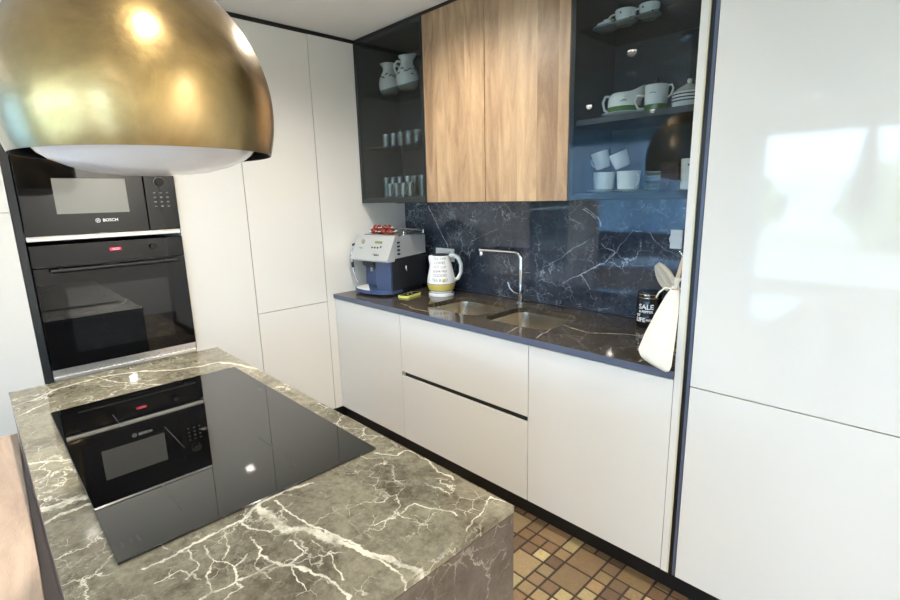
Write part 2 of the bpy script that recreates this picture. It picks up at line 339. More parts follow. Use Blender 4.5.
# ------------------------------------------------------------------ geometry helpers
def tag(o, label=None, cat=None, group=None, kind=None):
    if label: o['label'] = label
    if cat: o['category'] = cat
    if group: o['group'] = group
    if kind: o['kind'] = kind
    return o
def thing(name, label, cat, loc=(0, 0, 0), rz=0, group=None, rx=0, ry=0):
    o = bpy.data.objects.new(name, None); COL.objects.link(o); o.empty_display_size = 0.05
    o.location = loc; o.rotation_euler = (rx, ry, rz); return tag(o, label, cat, group)
def obj(name, bm, mat, parent=None, world=False, smooth=None, loc=None):
    """world=True: the bmesh is in world coordinates; its parents only translate"""
    if world:
        p = parent; off = Vector((0, 0, 0))
        while p is not None: off += Vector(p.location); p = p.parent
        bmesh.ops.translate(bm, verts=bm.verts, vec=-off)
    bmesh.ops.recalc_face_normals(bm, faces=bm.faces)
    me = bpy.data.meshes.new(name); bm.to_mesh(me); bm.free()
    mats = mat if isinstance(mat, (list, tuple)) else [mat]
    for m_ in mats: me.materials.append(m_)
    if smooth is not None:
        for p_ in me.polygons: p_.use_smooth = True
        if smooth < 180: me.set_sharp_from_angle(angle=math.radians(smooth))
    o = bpy.data.objects.new(name, me); COL.objects.link(o)
    if parent is not None: o.parent = parent
    if loc is not None: o.location = loc
    return o
def box(x0, x1, y0, y1, z0, z1, bev=0.0, bm=None, seg=2):
    b = bmesh.new()
    r = bmesh.ops.create_cube(b, size=1)
    for v in b.verts: v.co = Vector((x0 + (v.co.x + .5) * (x1 - x0), y0 + (v.co.y + .5) * (y1 - y0), z0 + (v.co.z + .5) * (z1 - z0)))
    if bev: bmesh.ops.bevel(b, geom=list(b.edges), offset=bev, segments=seg, profile=0.7, affect='EDGES')
    if bm is None: return b
    merge(bm, b); return bm
def merge(bm, b, mi=None):
    if mi is not None:
        for f in b.faces: f.material_index = mi
    me = bpy.data.meshes.new('tmp'); b.to_mesh(me); b.free(); bm.from_mesh(me); bpy.data.meshes.remove(me); return bm
def lathe(prof, n=32, center=(0, 0, 0), close=False, sx=1, sy=1):
    b = bmesh.new(); rings = []
    for r, z in prof:
        if r < 1e-6: rings.append([b.verts.new((center[0], center[1], center[2] + z))])
        else: rings.append([b.verts.new((center[0] + sx * r * math.cos(2 * PI * i / n), center[1] + sy * r * math.sin(2 * PI * i / n), center[2] + z)) for i in range(n)])
    for a, c in zip(rings[:-1], rings[1:]):
        for i in range(n):
            j = (i + 1) % n
            if len(a) == 1 and len(c) == 1: continue
            if len(a) == 1: b.faces.new((a[0], c[i], c[j]))
            elif len(c) == 1: b.faces.new((a[i], a[j], c[0]))
            else: b.faces.new((a[i], a[j], c[j], c[i]))
    return b
def tube(pts, r, n=10, caps=True, flat=None):
    """sweep a circle (or an ellipse r x flat) along pts"""
    b = bmesh.new(); P = [Vector(p) for p in pts]; rings = []; ref = None
    for i, p in enumerate(P):
        d = (P[min(i + 1, len(P) - 1)] - P[max(i - 1, 0)]).normalized()
        if ref is None:
            ref = Vector((0, 0, 1)) if abs(d.z) < 0.9 else Vector((0, 1, 0))
        a = (ref - d * ref.dot(d)).normalized(); c = d.cross(a); ref = a
        rr = r[i] if isinstance(r, (list, tuple)) else r
        fl = flat if flat else rr
        rings.append([b.verts.new(p + a * rr * math.cos(2 * PI * k / n) + c * fl * math.sin(2 * PI * k / n)) for k in range(n)])
    for a, c in zip(rings[:-1], rings[1:]):
        for k in range(n): b.faces.new((a[k], a[(k + 1) % n], c[(k + 1) % n], c[k]))
    if caps: b.faces.new(rings[0]); b.faces.new(rings[-1])
    return b
def arc(c, r, a0, a1, n, plane='xz', rx=None):
    out = []
    for i in range(n + 1):
        a = a0 + (a1 - a0) * i / n; u = (rx or r) * math.cos(a); v = r * math.sin(a)
        out.append((c[0] + u, c[1], c[2] + v) if plane == 'xz' else ((c[0], c[1] + u, c[2] + v) if plane == 'yz' else (c[0] + u, c[1] + v, c[2])))
    return out
def rrect(x0, x1, y0, y1, r, n=6):
    pts = []
    for cx, cy, a in ((x1 - r, y1 - r, 0), (x0 + r, y1 - r, PI / 2), (x0 + r, y0 + r, PI), (x1 - r, y0 + r, 1.5 * PI)):
        for i in range(n + 1):
            t = a + PI / 2 * i / n; pts.append((cx + r * math.cos(t), cy + r * math.sin(t)))
    return pts
def prism(poly, z0, z1, bm=None):
    b = bmesh.new(); lo = [b.verts.new((x, y, z0)) for x, y in poly]; hi = [b.verts.new((x, y, z1)) for x, y in poly]
    b.faces.new(lo); b.faces.new(hi)
    for i in range(len(poly)):
        j = (i + 1) % len(poly); b.faces.new((lo[i], lo[j], hi[j], hi[i]))
    if bm is None: return b
    return merge(bm, b)
def slab_with_holes(outer, holes, z0, z1):
    b = bmesh.new(); loops = [outer] + holes
    tris = tessellate_polygon([[Vector((x, y, 0)) for x, y in l] for l in loops])
    flat = [p for l in loops for p in l]
    for z in (z0, z1):
        vs = [b.verts.new((x, y, z)) for x, y in flat]
        for t_ in tris: b.faces.new([vs[i] for i in t_])
        if z == z0: lo = vs
        else: hi = vs
    k = 0
    for l in loops:
        n = len(l)
        for i in range(n):
            j = (i + 1) % n; b.faces.new((lo[k + i], lo[k + j], hi[k + j], hi[k + i]))
        k += n
    return b
def side_profile(poly_xz, y0, y1):
    """extrude a polygon in (y? -> here local x,z) along local y"""
    b = bmesh.new(); lo = [b.verts.new((x, y0, z)) for x, z in poly_xz]; hi = [b.verts.new((x, y1, z)) for x, z in poly_xz]
    b.faces.new(lo); b.faces.new(hi)
    for i in range(len(poly_xz)):
        j = (i + 1) % len(poly_xz); b.faces.new((lo[i], lo[j], hi[j], hi[i]))
    return b
def text_bm(s, size, depth=0.0004, mat4=None, bold=False):
    cu = bpy.data.curves.new('lettering', 'FONT'); cu.body = s; cu.size = size; cu.extrude = depth; cu.align_x = 'CENTER'; cu.align_y = 'CENTER'
    cu.resolution_u = 3
    if bold: cu.offset = size * 0.02
    o = bpy.data.objects.new('tmp', cu); COL.objects.link(o); bpy.context.view_layer.update()
    me = bpy.data.meshes.new_from_object(o.evaluated_get(bpy.context.evaluated_depsgraph_get()))
    b = bmesh.new(); b.from_mesh(me); bpy.data.objects.remove(o); bpy.data.curves.remove(cu); bpy.data.meshes.remove(me)
    if mat4 is not None: bmesh.ops.transform(b, matrix=mat4, verts=b.verts)
    return b
RX = Matrix.Rotation(PI / 2, 4, 'X')            # upright, facing -y
RXZ = Matrix.Rotation(PI / 2, 4, 'Z') @ RX      # upright, facing +x
T_ = Matrix.Translation
def dup(o, parent=None, loc=None, rz=None, label=None):
    c = o.copy(); COL.objects.link(c)
    if parent is not None: c.parent = parent
    if loc is not None: c.location = loc
    if rz is not None: c.rotation_euler = (c.rotation_euler[0], c.rotation_euler[1], rz)
    if label: c['label'] = label
    for ch in list(o.children): dup(ch, c)
    return c
def struct(name, bm, mat, **k):
    return tag(obj(name, bm, mat, None, **k), kind='structure')

# ------------------------------------------------------------------ the room
XL = -3.2
struct('ceiling', box(XL - .1, XR + .1, YR - .1, 0.75, CEIL, CEIL + 0.1), M['ceil'])
def tiled_floor():
    u = 0.0605; b = bmesh.new()
    cl = b.loops.layers.color.new('tile_colour')
    pal = [(190, 174, 148), (198, 184, 156), (206, 196, 168), (176, 158, 136), (192, 172, 146), (180, 164, 142), (202, 188, 162), (170, 152, 132)]
    def tile(x0, y0, x1, y1):
        g = 0.0036; h = random.uniform(-0.0006, 0.0006)
        c = lin(random.choice(pal)); k = random.uniform(0.85, 1.15); c = (c[0] * k, c[1] * k, c[2] * k, 1)
        e = 0.0022
        q = [(x0 + g, y0 + g), (x1 - g, y0 + g), (x1 - g, y1 - g), (x0 + g, y1 - g)]
        qi = [(x0 + g + e, y0 + g + e), (x1 - g - e, y0 + g + e), (x1 - g - e, y1 - g - e), (x0 + g + e, y1 - g - e)]
        lo = [b.verts.new((x, y, -0.004)) for x, y in q]; hi = [b.verts.new((x, y, 0.0 + h)) for x, y in qi]
        fs = [b.faces.new(hi)] + [b.faces.new((lo[i], lo[(i + 1) % 4], hi[(i + 1) % 4], hi[i])) for i in range(4)]
        for f in fs:
            for l in f.loops: l[cl] = c
    # detailed stones only where the floor can be seen, big modules of one large and five small stones
    x_a, x_b, y_a, y_b = 0.32, 4.2, 0.08 - 17 * 3 * u, 0.0801
    nx = int((x_b - x_a) / (3 * u)); ny = int((y_b - y_a) / (3 * u))
    for i in range(nx):
        for j in range(ny):
            X = x_a + i * 3 * u; Y = y_a + j * 3 * u; s = (i + j) % 2
            tile(X, Y + (u if s else 0), X + 2 * u, Y + 2 * u + (u if s else 0))
            yy = Y if s else Y + 2 * u
            tile(X, yy, X + u, yy + u); tile(X + u, yy, X + 2 * u, yy + u)
            tile(X + 2 * u, Y, X + 3 * u, Y + u)
            if random.random() < 0.5: tile(X + 2 * u, Y + u, X + 3 * u, Y + 3 * u)
            else: tile(X + 2 * u, Y + u, X + 3 * u, Y + 2 * u); tile(X + 2 * u, Y + 2 * u, X + 3 * u, Y + 3 * u)
    ex, ey = x_a + nx * 3 * u, y_a + ny * 3 * u
    # the rest of the floor in plain larger slabs of the same stone
    def fill(xa, xb, ya, yb):
        X = xa
        while X < xb - 1e-4:
            Y = ya
            while Y < yb - 1e-4:
                tile(X, Y, min(X + 0.24, xb), min(Y + 0.24, yb)); Y += 0.24
            X += 0.24
    fill(XL, x_a, YR, y_b); fill(ex, XR, YR, y_b); fill(x_a, ex, YR, y_a)
    return b
fl = struct('floor', tiled_floor(), M['tile'])
struct('floor_grout', box(XL - .1, XR + .1, YR - .1, 0.75, -0.1, -0.003), M['grout'])
struct('wall_back', box(-0.7, XR + .1, 0.612, 0.75, 0, CEIL), M['wall'])
struct('wall_left', box(-0.8, -0.66, -2.82, 0.612, 0, CEIL), M['wall'])
struct('wall_side', box(XL, -0.8, -2.95, -2.82, 0, CEIL), M['wall'])
struct('wall_far_left', box(XL - .1, XL, YR, -2.82, 0, CEIL), M['wall'])
def wall_with_openings(name, axis, pos, th, a0, a1, ops):
    b = bmesh.new(); cur = a0
    def bx(u0, u1, z0, z1):
        if u1 - u0 < 1e-4 or z1 - z0 < 1e-4: return
        if axis == 'y': box(u0, u1, pos - th, pos, z0, z1, bm=b)
        else: box(pos, pos + th, u0, u1, z0, z1, bm=b)
    for (u0, u1, z0, z1) in ops:
        bx(cur, u0, 0, CEIL); bx(u0, u1, 0, z0); bx(u0, u1, z1, CEIL); cur = u1
    bx(cur, a1, 0, CEIL); return struct(name, b, M['wall'])
wall_with_openings('wall_rear', 'y', YR, 0.12, XL, XR, [(-2.6, -0.3, 0.05, 2.3), (0.75, 3.95, 0.2, 2.15)])
wall_with_openings('wall_right', 'x', XR, 0.12, YR, 0.75, [(-5.85, -4.1, 0.1, 2.25)])  # opening for the added side window
def window(idx, axis, pos, u0, u1, z0, z1, mull):
    b = bmesh.new(); f = 0.05
    def bx(a, c, za, zb, t0=0.03, t1=0.09, bm=b):
        if axis == 'y': box(a, c, pos - t1, pos - t0, za, zb, bm=bm)
        else: box(pos + t0, pos + t1, a, c, za, zb, bm=bm)
    bx(u0, u1, z0, z0 + f); bx(u0, u1, z1 - f, z1); bx(u0, u0 + f, z0, z1); bx(u1 - f, u1, z0, z1)
    for m_ in mull: bx(m_ - f / 2, m_ + f / 2, z0, z1)
    w = struct('window_%d' % idx, b, M['frame'])
    p = bmesh.new(); bx(u0 + f, u1 - f, z0 + f, z1 - f, 0.055, 0.061, p)
    obj('pane', p, M['pane'], w)
window(1, 'y', YR, 0.75, 3.95, 0.2, 2.15, [2.35])
window(2, 'y', YR, -2.6, -0.3, 0.05, 2.3, [-1.45])
window(3, 'x', XR, -5.85, -4.1, 0.1, 2.25, [-4.95])  # unseen side window, added to light the left cabinets and ceiling
# terrace and garden outside
struct('terrace_side', box(XR + .13, 8.5, YR - 0.1, -1.0, -0.15, -0.05), M['deck'])
struct('terrace_ground', box(-7, 9, -8.2, YR - 0.12, -0.15, -0.05), M['deck'])
struct('garden_ground', box(-14, 30, -26, -8.2, -0.5, -0.35), M['lawn'])

# ------------------------------------------------------------------ tall cabinets on the left (fronts on x = 0, facing +x)
K, ZS, TOPZ = 0.1009, 0.8167, 2.352
G = 0.0018
def tall_unit(label, y0, y1, doors, body_boxes=None):
    t = thing('tall_cabinet', label, 'cabinet', (-0.3, (y0 + y1) / 2, 0))
    b = bmesh.new()
    for bb in (body_boxes or [(-0.6, -0.021, y0 + .001, y1 - .001, K, TOPZ)]): box(*bb, bm=b)
    obj('body', b, M['lacquer'], t, world=True)
    for z0, z1 in doors:
        obj('door', box(-0.019, 0, y0 + G, y1 - G, z0 + G, z1 - G, 0.0012), M['lacquer'], t, world=True)
    return t
S1, S2, Y2, Y1, YF = -0.0535, -0.4965, -0.838, -1.430, -1.4581
tall_unit('white glossy tall cabinet nearest the corner, tall door over a low door', S2, S1, [(K, ZS), (ZS, TOPZ)])
tall_unit('narrow white glossy tall cabinet with one unbroken door right of the ovens', Y2, S2, [(K, TOPZ)])
ZO = 0.6875
hous = tall_unit('white oven housing around the microwave and oven', YF, Y2, [(K, ZO - 0.012), (1.70, TOPZ)],
    [(-0.6, -0.021, YF + .001, Y1 - .002, K, TOPZ), (-0.6, -0.56, Y1, Y2, ZO - .01, 1.7), (-0.6, -0.021, Y1, Y2 - .001, K, ZO - 0.012), (-0.6, -0.021, Y1, Y2 - .001, 1.70, TOPZ)])
hous.name = 'oven_housing'
obj('side_filler', box(-0.02, -0.004, YF + 0.001, Y1 - 0.001, K, TOPZ), M['anthracite'], hous, world=True)['label'] = 'dark anthracite vertical strip left of the ovens'
tall_unit('white glossy tall cabinet left of the ovens, split door at eye height', -2.06, YF, [(K, 1.42), (1.42, TOPZ)])
cp = obj('corner_panel', box(-0.019, -0.001, S1 + G, 0.598, K, TOPZ), M['lacquer']); tag(cp, 'plain white panel between the corner tall cabinet and the smoked glass cabinet', 'panel')
struct('trim_1', box(-0.55, -0.006, -2.06, 0.6, TOPZ, CEIL), M['gapblack'])
pl = obj('plinth', box(-0.57, -0.05, -2.06, 0.6, 0, K - .002), M['black']); tag(pl, 'black recessed plinth under the tall cabinets of the oven wall', 'plinth')

# ------------------------------------------------------------------ built-in microwave and oven
def px_face(b): return b
mwv = thing('built_in_microwave', 'black built-in microwave with grey window above the oven', 'microwave', (0, (Y1 + Y2) / 2, 1.306))
ya, yb = Y1 + 0.003, Y2 - 0.003
obj('housing', box(-0.40, 0.001, ya + .02, yb - .02, 1.32, 1.670), M['darkplastic'], mwv, world=True)
obj('top_trim', box(-0.01, 0.014, ya, yb, 1.676, 1.690, 0.003), M['alu'], mwv, world=True)
obj('bottom_trim', box(-0.02, 0.012, ya, yb, 1.2975, 1.318, 0.002), M['alu'], mwv, world=True)
mdoor = obj('door', box(0.001, 0.022, ya, -0.976, 1.319, 1.674, 0.002), M['ovenglass'], mwv, world=True)
obj('window', box(0.0221, 0.0227, -1.312, -1.046, 1.408, 1.556, 0.0), M['mwwin'], mdoor, world=True)
bt = text_bm('BOSCH', 0.018, bold=True); bmesh.ops.transform(bt, matrix=T_((0.0229, -1.125, 1.375)) @ RXZ, verts=bt.verts)
obj('lettering', bt, M['whiteprint'], mdoor, world=True)
em = tube(arc((0.0229, -1.172, 1.375), 0.0085, 0, 2 * PI, 20, 'yz'), 0.0012, 6, False)
merge(em, tube([(0.0229, -1.175, 1.369), (0.0229, -1.175, 1.381)], 0.001, 6)); merge(em, tube([(0.0229, -1.169, 1.369), (0.0229, -1.169, 1.381)], 0.001, 6)); merge(em, tube([(0.0229, -1.175, 1.375), (0.0229, -1.169, 1.375)], 0.001, 6))
obj('emblem', em, M['whiteprint'], mdoor, world=True)
mcp = obj('control_panel', box(0.001, 0.022, -0.972, yb, 1.319, 1.674, 0.002), M['ovenglass'], mwv, world=True)
kn = lathe([(0, 0), (0.021, 0), (0.021, 0.012), (0.018, 0.016), (0, 0.016)], 28); bmesh.ops.transform(kn, matrix=T_((0.022, -0.908, 1.541)) @ Matrix.Rotation(PI / 2, 4, 'Y'), verts=kn.verts)
obj('dial', kn, M['black'], mcp, world=True, smooth=40)
rg = tube(arc((0.0225, -0.908, 1.541), 0.0225, 0, 2 * PI, 28, 'yz'), 0.0014, 6, False); obj('dial_ring', rg, M['steel'], mcp, world=True, smooth=180)
for i in range(4):
    for j in range(3):
        obj('button', box(0.0215, 0.0232, -0.934 + j * 0.027 - .005, -0.934 + j * 0.027 + .005, 1.492 - i * 0.021 - .0028, 1.492 - i * 0.021 + .0028, 0.0008), M['mark'], mcp, world=True)

ov = thing('built_in_oven', 'black glass built-in oven with long bar handle under the microwave', 'oven', (0, (Y1 + Y2) / 2, ZO))
obj('housing', box(-0.50, 0.001, ya + .02, yb - .02, ZO + .01, 1.275), M['darkplastic'], ov, world=True)
fas = obj('control_fascia', box(0.001, 0.022, ya, yb, 1.187, 1.281, 0.002), M['ovenglass'], ov, world=True)
obj('display', box(0.0221, 0.0226, -1.146, -1.102, 1.239, 1.251), M['red_led'], fas, world=True)
dg = text_bm('18:25', 0.014, 0.0002); bmesh.ops.transform(dg, matrix=T_((0.0229, -1.124, 1.245)) @ RXZ, verts=dg.verts); obj('digits', dg, M['whiteprint'], fas, world=True)
kn = lathe([(0, 0), (0.013, 0), (0.013, 0.018), (0.011, 0.02), (0, 0.02)], 24); bmesh.ops.transform(kn, matrix=T_((0.022, -0.973, 1.243)) @ Matrix.Rotation(PI / 2, 4, 'Y'), verts=kn.verts)
obj('knob', kn, M['black'], fas, world=True, smooth=40)
od = obj('door', box(0.001, 0.022, ya, yb, ZO + 0.052, 1.183, 0.002), M['ovenglass'], ov, world=True)
obj('window', box(0.0221, 0.0225, -1.33, -0.93, 0.80, 1.09), M['ovenwin'], od, world=True)
hb = tube([(0.062, -1.372, 1.172), (0.062, -0.882, 1.172)], 0.009, 14)
for yy in (-1.335, -0.925): merge(hb, tube([(0.02, yy, 1.172), (0.062, yy, 1.172)], 0.007, 10))
obj('handle', hb, M['black'], od, world=True, smooth=40)
obj('door_ridge', box(0.021, 0.027, -1.33, -0.92, 1.197 - .012, 1.197 - .006), M['black'], od, world=True)
vg = box(0.0, 0.012, ya, yb, ZO, ZO + 0.014, 0.001)
box(0.0, 0.012, ya, yb, ZO + 0.034, ZO + 0.048, 0.001, bm=vg); box(-0.01, 0.004, ya, yb, ZO + .010, ZO + 0.04, bm=vg)
for i in range(24):
    yy = ya + 0.02 + i * 0.0235; box(0.003, 0.010, yy, yy + 0.008, ZO + 0.012, ZO + 0.036, bm=vg)
obj('vent_trim', vg, M['alu'], ov, world=True)['label'] = 'slotted bright metal vent trim'

# ------------------------------------------------------------------ base run on the sink wall (fronts on y = 0)
CB, CT = 0.8317, 0.857
XD, X3, XE0, XE1, XT = 0.6496, 1.5083, 2.1045, 2.131, 2.1545
def base_body(t, x0, x1, z1=0.80):
    b = bmesh.new()
    box(x0 + .001, x0 + .017, 0.021, 0.595, K, z1, bm=b); box(x1 - .017, x1 - .001, 0.021, 0.595, K, z1, bm=b)
    box(x0 + .017, x1 - .017, 0.021, 0.595, K, K + .016, bm=b); box(x0 + .017, x1 - .017, 0.58, 0.595, K + .016, z1, bm=b)
    obj('body', b, M['lacquer'], t, world=True)
t = thing('base_cabinet', 'white glossy base cabinet in the corner below the coffee machine', 'cabinet', (XD / 2, 0.3, K))
base_body(t, 0.004, XD)
obj('door', box(0.002, XD - G, 0, 0.019, K + G, CB - 0.006, 0.0012), M['lacquer'], t, world=True)
t = thing('drawer_cabinet', 'white glossy drawer cabinet with black grip groove below the sink', 'cabinet', ((XD + X3) / 2, 0.3, K))
base_body(t, XD, X3)
obj('drawer', box(XD + G, X3 - G, 0, 0.019, 0.503, CB - 0.006, 0.0012), M['lacquer'], t, world=True)
obj('drawer', box(XD + G, X3 - G, 0, 0.019, K + G, 0.477, 0.0012), M['lacquer'], t, world=True)
obj('grip_groove', box(XD + .017, X3 - .017, 0.012, 0.03, 0.477, 0.503), M['gapblack'], t, world=True)
t = thing('base_cabinet', 'white glossy base cabinet below the hanging cloth bag', 'cabinet', ((XE0 + X3) / 2, 0.3, K))
base_body(t, X3, XE0 - .001)
obj('door', box(X3 + G, XE0 - G, 0, 0.019, K + G, CB - 0.006, 0.0012), M['lacquer'], t, world=True)
pl = obj('plinth', box(-0.048, 3.9, 0.05, 0.6, 0, K - .002), M['black']); tag(pl, 'long black recessed plinth under the sink wall cabinets', 'plinth')
ep = thing('end_panel', 'full height white end panel beside the worktop and hanging bag', 'panel', (XE0, 0.3, K))
obj('board', box(XE0, XE1 - .005, 0.0, 0.598, K, TOPZ, 0.001), M['lacquer'], ep, world=True)
obj('edge_strip', box(XE1 - .005, XE1, 0.0, 0.598, K, TOPZ), M['edge'], ep, world=True)
struct('trim_5', box(2.1445, XT - .0008, 0.002, 0.021, K, TOPZ), M['bluegrey'])
struct('trim_2', box(XE1 + .001, 2.1440, 0.0035, 0.598, K, CEIL), M['gapblack'])
struct('trim_3', box(XE0, 3.9, 0.01, 0.6, TOPZ, CEIL), M['gapblack'])
for x0, x1, lb in ((XT, 2.86, 'white glossy tall cabinet right of the black gap, upper door over a lower door'), (2.86, 3.56, 'white glossy tall cabinet farthest right on the sink wall')):
    t = thing('tall_cabinet', lb, 'cabinet', ((x0 + x1) / 2, 0.3, 0))
    obj('body', box(x0 + .001, x1 - .001, 0.021, 0.598, K, TOPZ), M['anthracite'], t, world=True)
    obj('door', box(x0 + G, x1 - G, 0, 0.019, ZS + G, TOPZ, 0.0012), M['lacquer'], t, world=True)
    obj('door', box(x0 + G, x1 - G, 0, 0.019, K, ZS - G, 0.0012), M['lacquer'], t, world=True)

# worktop with two holes
h1 = rrect(0.69, 1.085, 0.13, 0.455, 0.06); h2 = rrect(1.125, 1.50, 0.13, 0.455, 0.06)
wt = obj('worktop', slab_with_holes([(0.001, -0.006), (XE0 - .001, -0.006), (XE0 - .001, 0.599), (0.001, 0.599)], [h1[::-1], h2[::-1]], CB, CT), M['worktop'])
ed = obj('edge_reflection_strip', box(0.001, XE0 - .001, -0.0085, -0.0062, CB, CT - .0005), M['bluegrey'], wt); ed['label'] = 'front edge strip tinted blue grey for the window reflection'  # added strip, bluish window reflection put into its colour
tag(wt, 'polished dark brown marble worktop running along the sink wall', 'worktop')
sk = thing('sink', 'double bowl undermounted stainless steel sink in brown worktop', 'sink', (1.1, 0.29, 0.65))
for (x0, x1) in ((0.69, 1.085), (1.125, 1.50)):
    b = bmesh.new(); rings = []
    for (z, ins, rr) in ((CB - .001, -0.02, .08), (CB - .001, -0.002, .062), (CB - .02, 0.0, .06), (CB - .14, 0.012, .055), (CB - .165, 0.03, .05), (CB - .17, 0.06, .045)):
        rings.append([b.verts.new((x, y, z)) for x, y in rrect(x0 + ins, x1 - ins, 0.13 + ins, 0.455 - ins, rr)])
    for a, c in zip(rings[:-1], rings[1:]):
        n = len(a)
        for i in range(n): b.faces.new((a[i], a[(i + 1) % n], c[(i + 1) % n], c[i]))
    b.faces.new(rings[-1])
    bo = obj('bowl', b, M['steel'], sk, world=True, smooth=50)
    xc = (x0 + x1) / 2
    obj('drain', lathe([(0, .002), (0.03, .002), (0.04, .006), (0.045, 0.001)], 28, (xc, 0.29, CB - .17)), M['chrome'], bo, world=True, smooth=40)
    if x0 < 1:
        for k_ in range(3): obj('overflow_slot', box(xc + .08 + k_ * .02, xc + .09 + k_ * .02, 0.445, 0.4525, CB - .045, CB - .022, .001), M['black'], bo, world=True)

fc = thing('tap', 'tall chrome kitchen tap with square bent spout behind the sink', 'tap', (1.06, 0.53, CT))
obj('base', lathe([(0, 0), (0.026, 0), (0.026, 0.006), (0.017, 0.012), (0.017, 0.075), (0, 0.075)], 28), M['chrome'], fc, smooth=40)
pts = [(0, 0, 0.07), (0, 0, 0.24)] + [(-0.035 + 0.035 * math.cos(a), 0, 0.24 + 0.035 * math.sin(a)) for a in [PI / 2 * i / 8 for i in range(1, 9)]] + [(-0.30, 0, 0.275)]
obj('spout', tube(pts, 0.0115, 16), M['chrome'], fc, smooth=60)
obj('nozzle', lathe([(0, 0), (0.012, 0), (0.014, 0.02), (0.010, 0.03), (0, 0.03)], 20, (-0.288, 0, 0.240)), M['chrome'], fc, smooth=60)
obj('lever', tube([(-0.01, 0, 0.045), (-0.045, 0, 0.05), (-0.075, 0, 0.07), (-0.092, 0, 0.105)], [0.010, 0.009, 0.008, 0.007], 12), M['chrome'], fc, smooth=60)

# splashback
sp = obj('splashback', box(0.001, XE0 - .001, 0.600, 0.611, CT + .001, 1.409), M['splash']); tag(sp, 'polished dark blue marble splashback with white veins behind the sink', 'splashback')
def socket(label, x, z, w=0.16, plug=True):
    s_ = thing('wall_socket', label, 'socket', (x, 0.6, z))
    obj('plate', box(-w / 2, w / 2, -0.010, 0, -0.041, 0.041, 0.003), M['plastic_white'], s_)
    for i in range(2 if w > .1 else 1):
        cx = (-w / 4 + i * w / 2) if w > .1 else 0
        r_ = lathe([(0.028, 0), (0.028, 0.003), (0.021, 0.003), (0.021, -0.002), (0, -0.002)], 24); bmesh.ops.transform(r_, matrix=T_((cx, -0.010, 0)) @ Matrix.Rotation(PI / 2, 4, 'X'), verts=r_.verts)
        obj('outlet', r_, M['plastic_white'], s_, smooth=40)
    return s_
s_ = socket('white double wall socket on the splashback behind the kettle', 0.396, 1.072, 0.165)
obj('plug', lathe([(0, 0), (0.019, 0), (0.019, 0.02), (0.008, 0.035), (0, 0.035)], 18, (0, 0, 0)), M['plastic_white'], s_, loc=(0.04, -0.012, 0)).rotation_euler = (PI / 2, 0, 0)
socket('small white wall socket at the right end of the splashback', 1.85, 1.235, 0.05)

# ------------------------------------------------------------------ wall cabinets (fronts on y = 0.2483)
YU, ZUB, ZUT = 0.2483, 1.411, 2.352
W1, W2, W3 = 0.6272, 1.0563, 1.5191
def wood_cab():
    t = thing('wall_cabinet', 'walnut fronted double door wall cabinet between the two glass cabinets', 'cabinet', ((W1 + W3) / 2, 0.42, ZUB))
    obj('body', box(W1 + .001, W3 - .001, YU + .021, 0.598, ZUB + .004, ZUT), M['inner'], t, world=True)
    for a, c in ((W1, W2), (W2, W3)): obj('door', box(a + G, c - G, YU, YU + .02, ZUB, ZUT, 0.001), M['wood'], t, world=True)
    obj('bottom_light_rail', box(0.32, W3, YU + .02, YU + .03, ZUB - .004, ZUB + .002), M['black'], t, world=True)
wood_cab()
def glass_cab(label, x0, x1, shelves, gshelf):
    t = thing('glass_cabinet', label, 'cabinet', ((x0 + x1) / 2, 0.42, ZUB))
    b = bmesh.new(); w_ = 0.016
    box(x0 + .001, x0 + w_, YU + .022, 0.598, ZUB, ZUT, bm=b); box(x1 - w_, x1 - .001, YU + .022, 0.598, ZUB, ZUT, bm=b)
    box(x0 + w_, x1 - w_, YU + .022, 0.598, ZUB, ZUB + .030, bm=b); box(x0 + w_, x1 - w_, YU + .022, 0.598, ZUT - w_, ZUT, bm=b)
    box(x0 + w_, x1 - w_, 0.582, 0.598, ZUB + .03, ZUT - w_, bm=b)
    obj('body', b, M['inner'], t, world=True)
    for z in shelves: obj('shelf', box(x0 + w_, x1 - w_, YU + .03, 0.581, z - .022, z), M['inner'], t, world=True)
    for z in gshelf: obj('shelf', box(x0 + w_, x1 - w_, YU + .03, 0.581, z - .008, z), M['shelfglass'], t, world=True)
    f = bmesh.new(); fw = 0.022
    box(x0 + G, x0 + fw, YU, YU + .02, ZUB, ZUT, bm=f); box(x1 - fw, x1 - G, YU, YU + .02, ZUB, ZUT, bm=f)
    box(x0 + fw, x1 - fw, YU, YU + .02, ZUB, ZUB + fw, bm=f); box(x0 + fw, x1 - fw, YU, YU + .02, ZUT - fw, ZUT, bm=f)
    d = obj('door', f, M['anthracite'], t, world=True)
    obj('glass', box(x0 + .006, x1 - .006, YU - .004, YU - .0005, ZUB + .004, ZUT - .004), M['smoke'], d, world=True)
    return t
SHB, SHM, SHT = ZUB + .03, 1.735, 2.075
glass_cab('smoked glass wall cabinet at the left corner, pitchers and tumblers inside', 0.002, W1, [], [1.745, 2.060])
glass_cab('smoked glass wall cabinet beside the end panel, cups and jugs inside', W3, XE0 - .002, [SHM], [SHT])
struct('trim_4', box(0.0, XE0, YU + .012, 0.6, ZUT, CEIL), M['gapblack'])

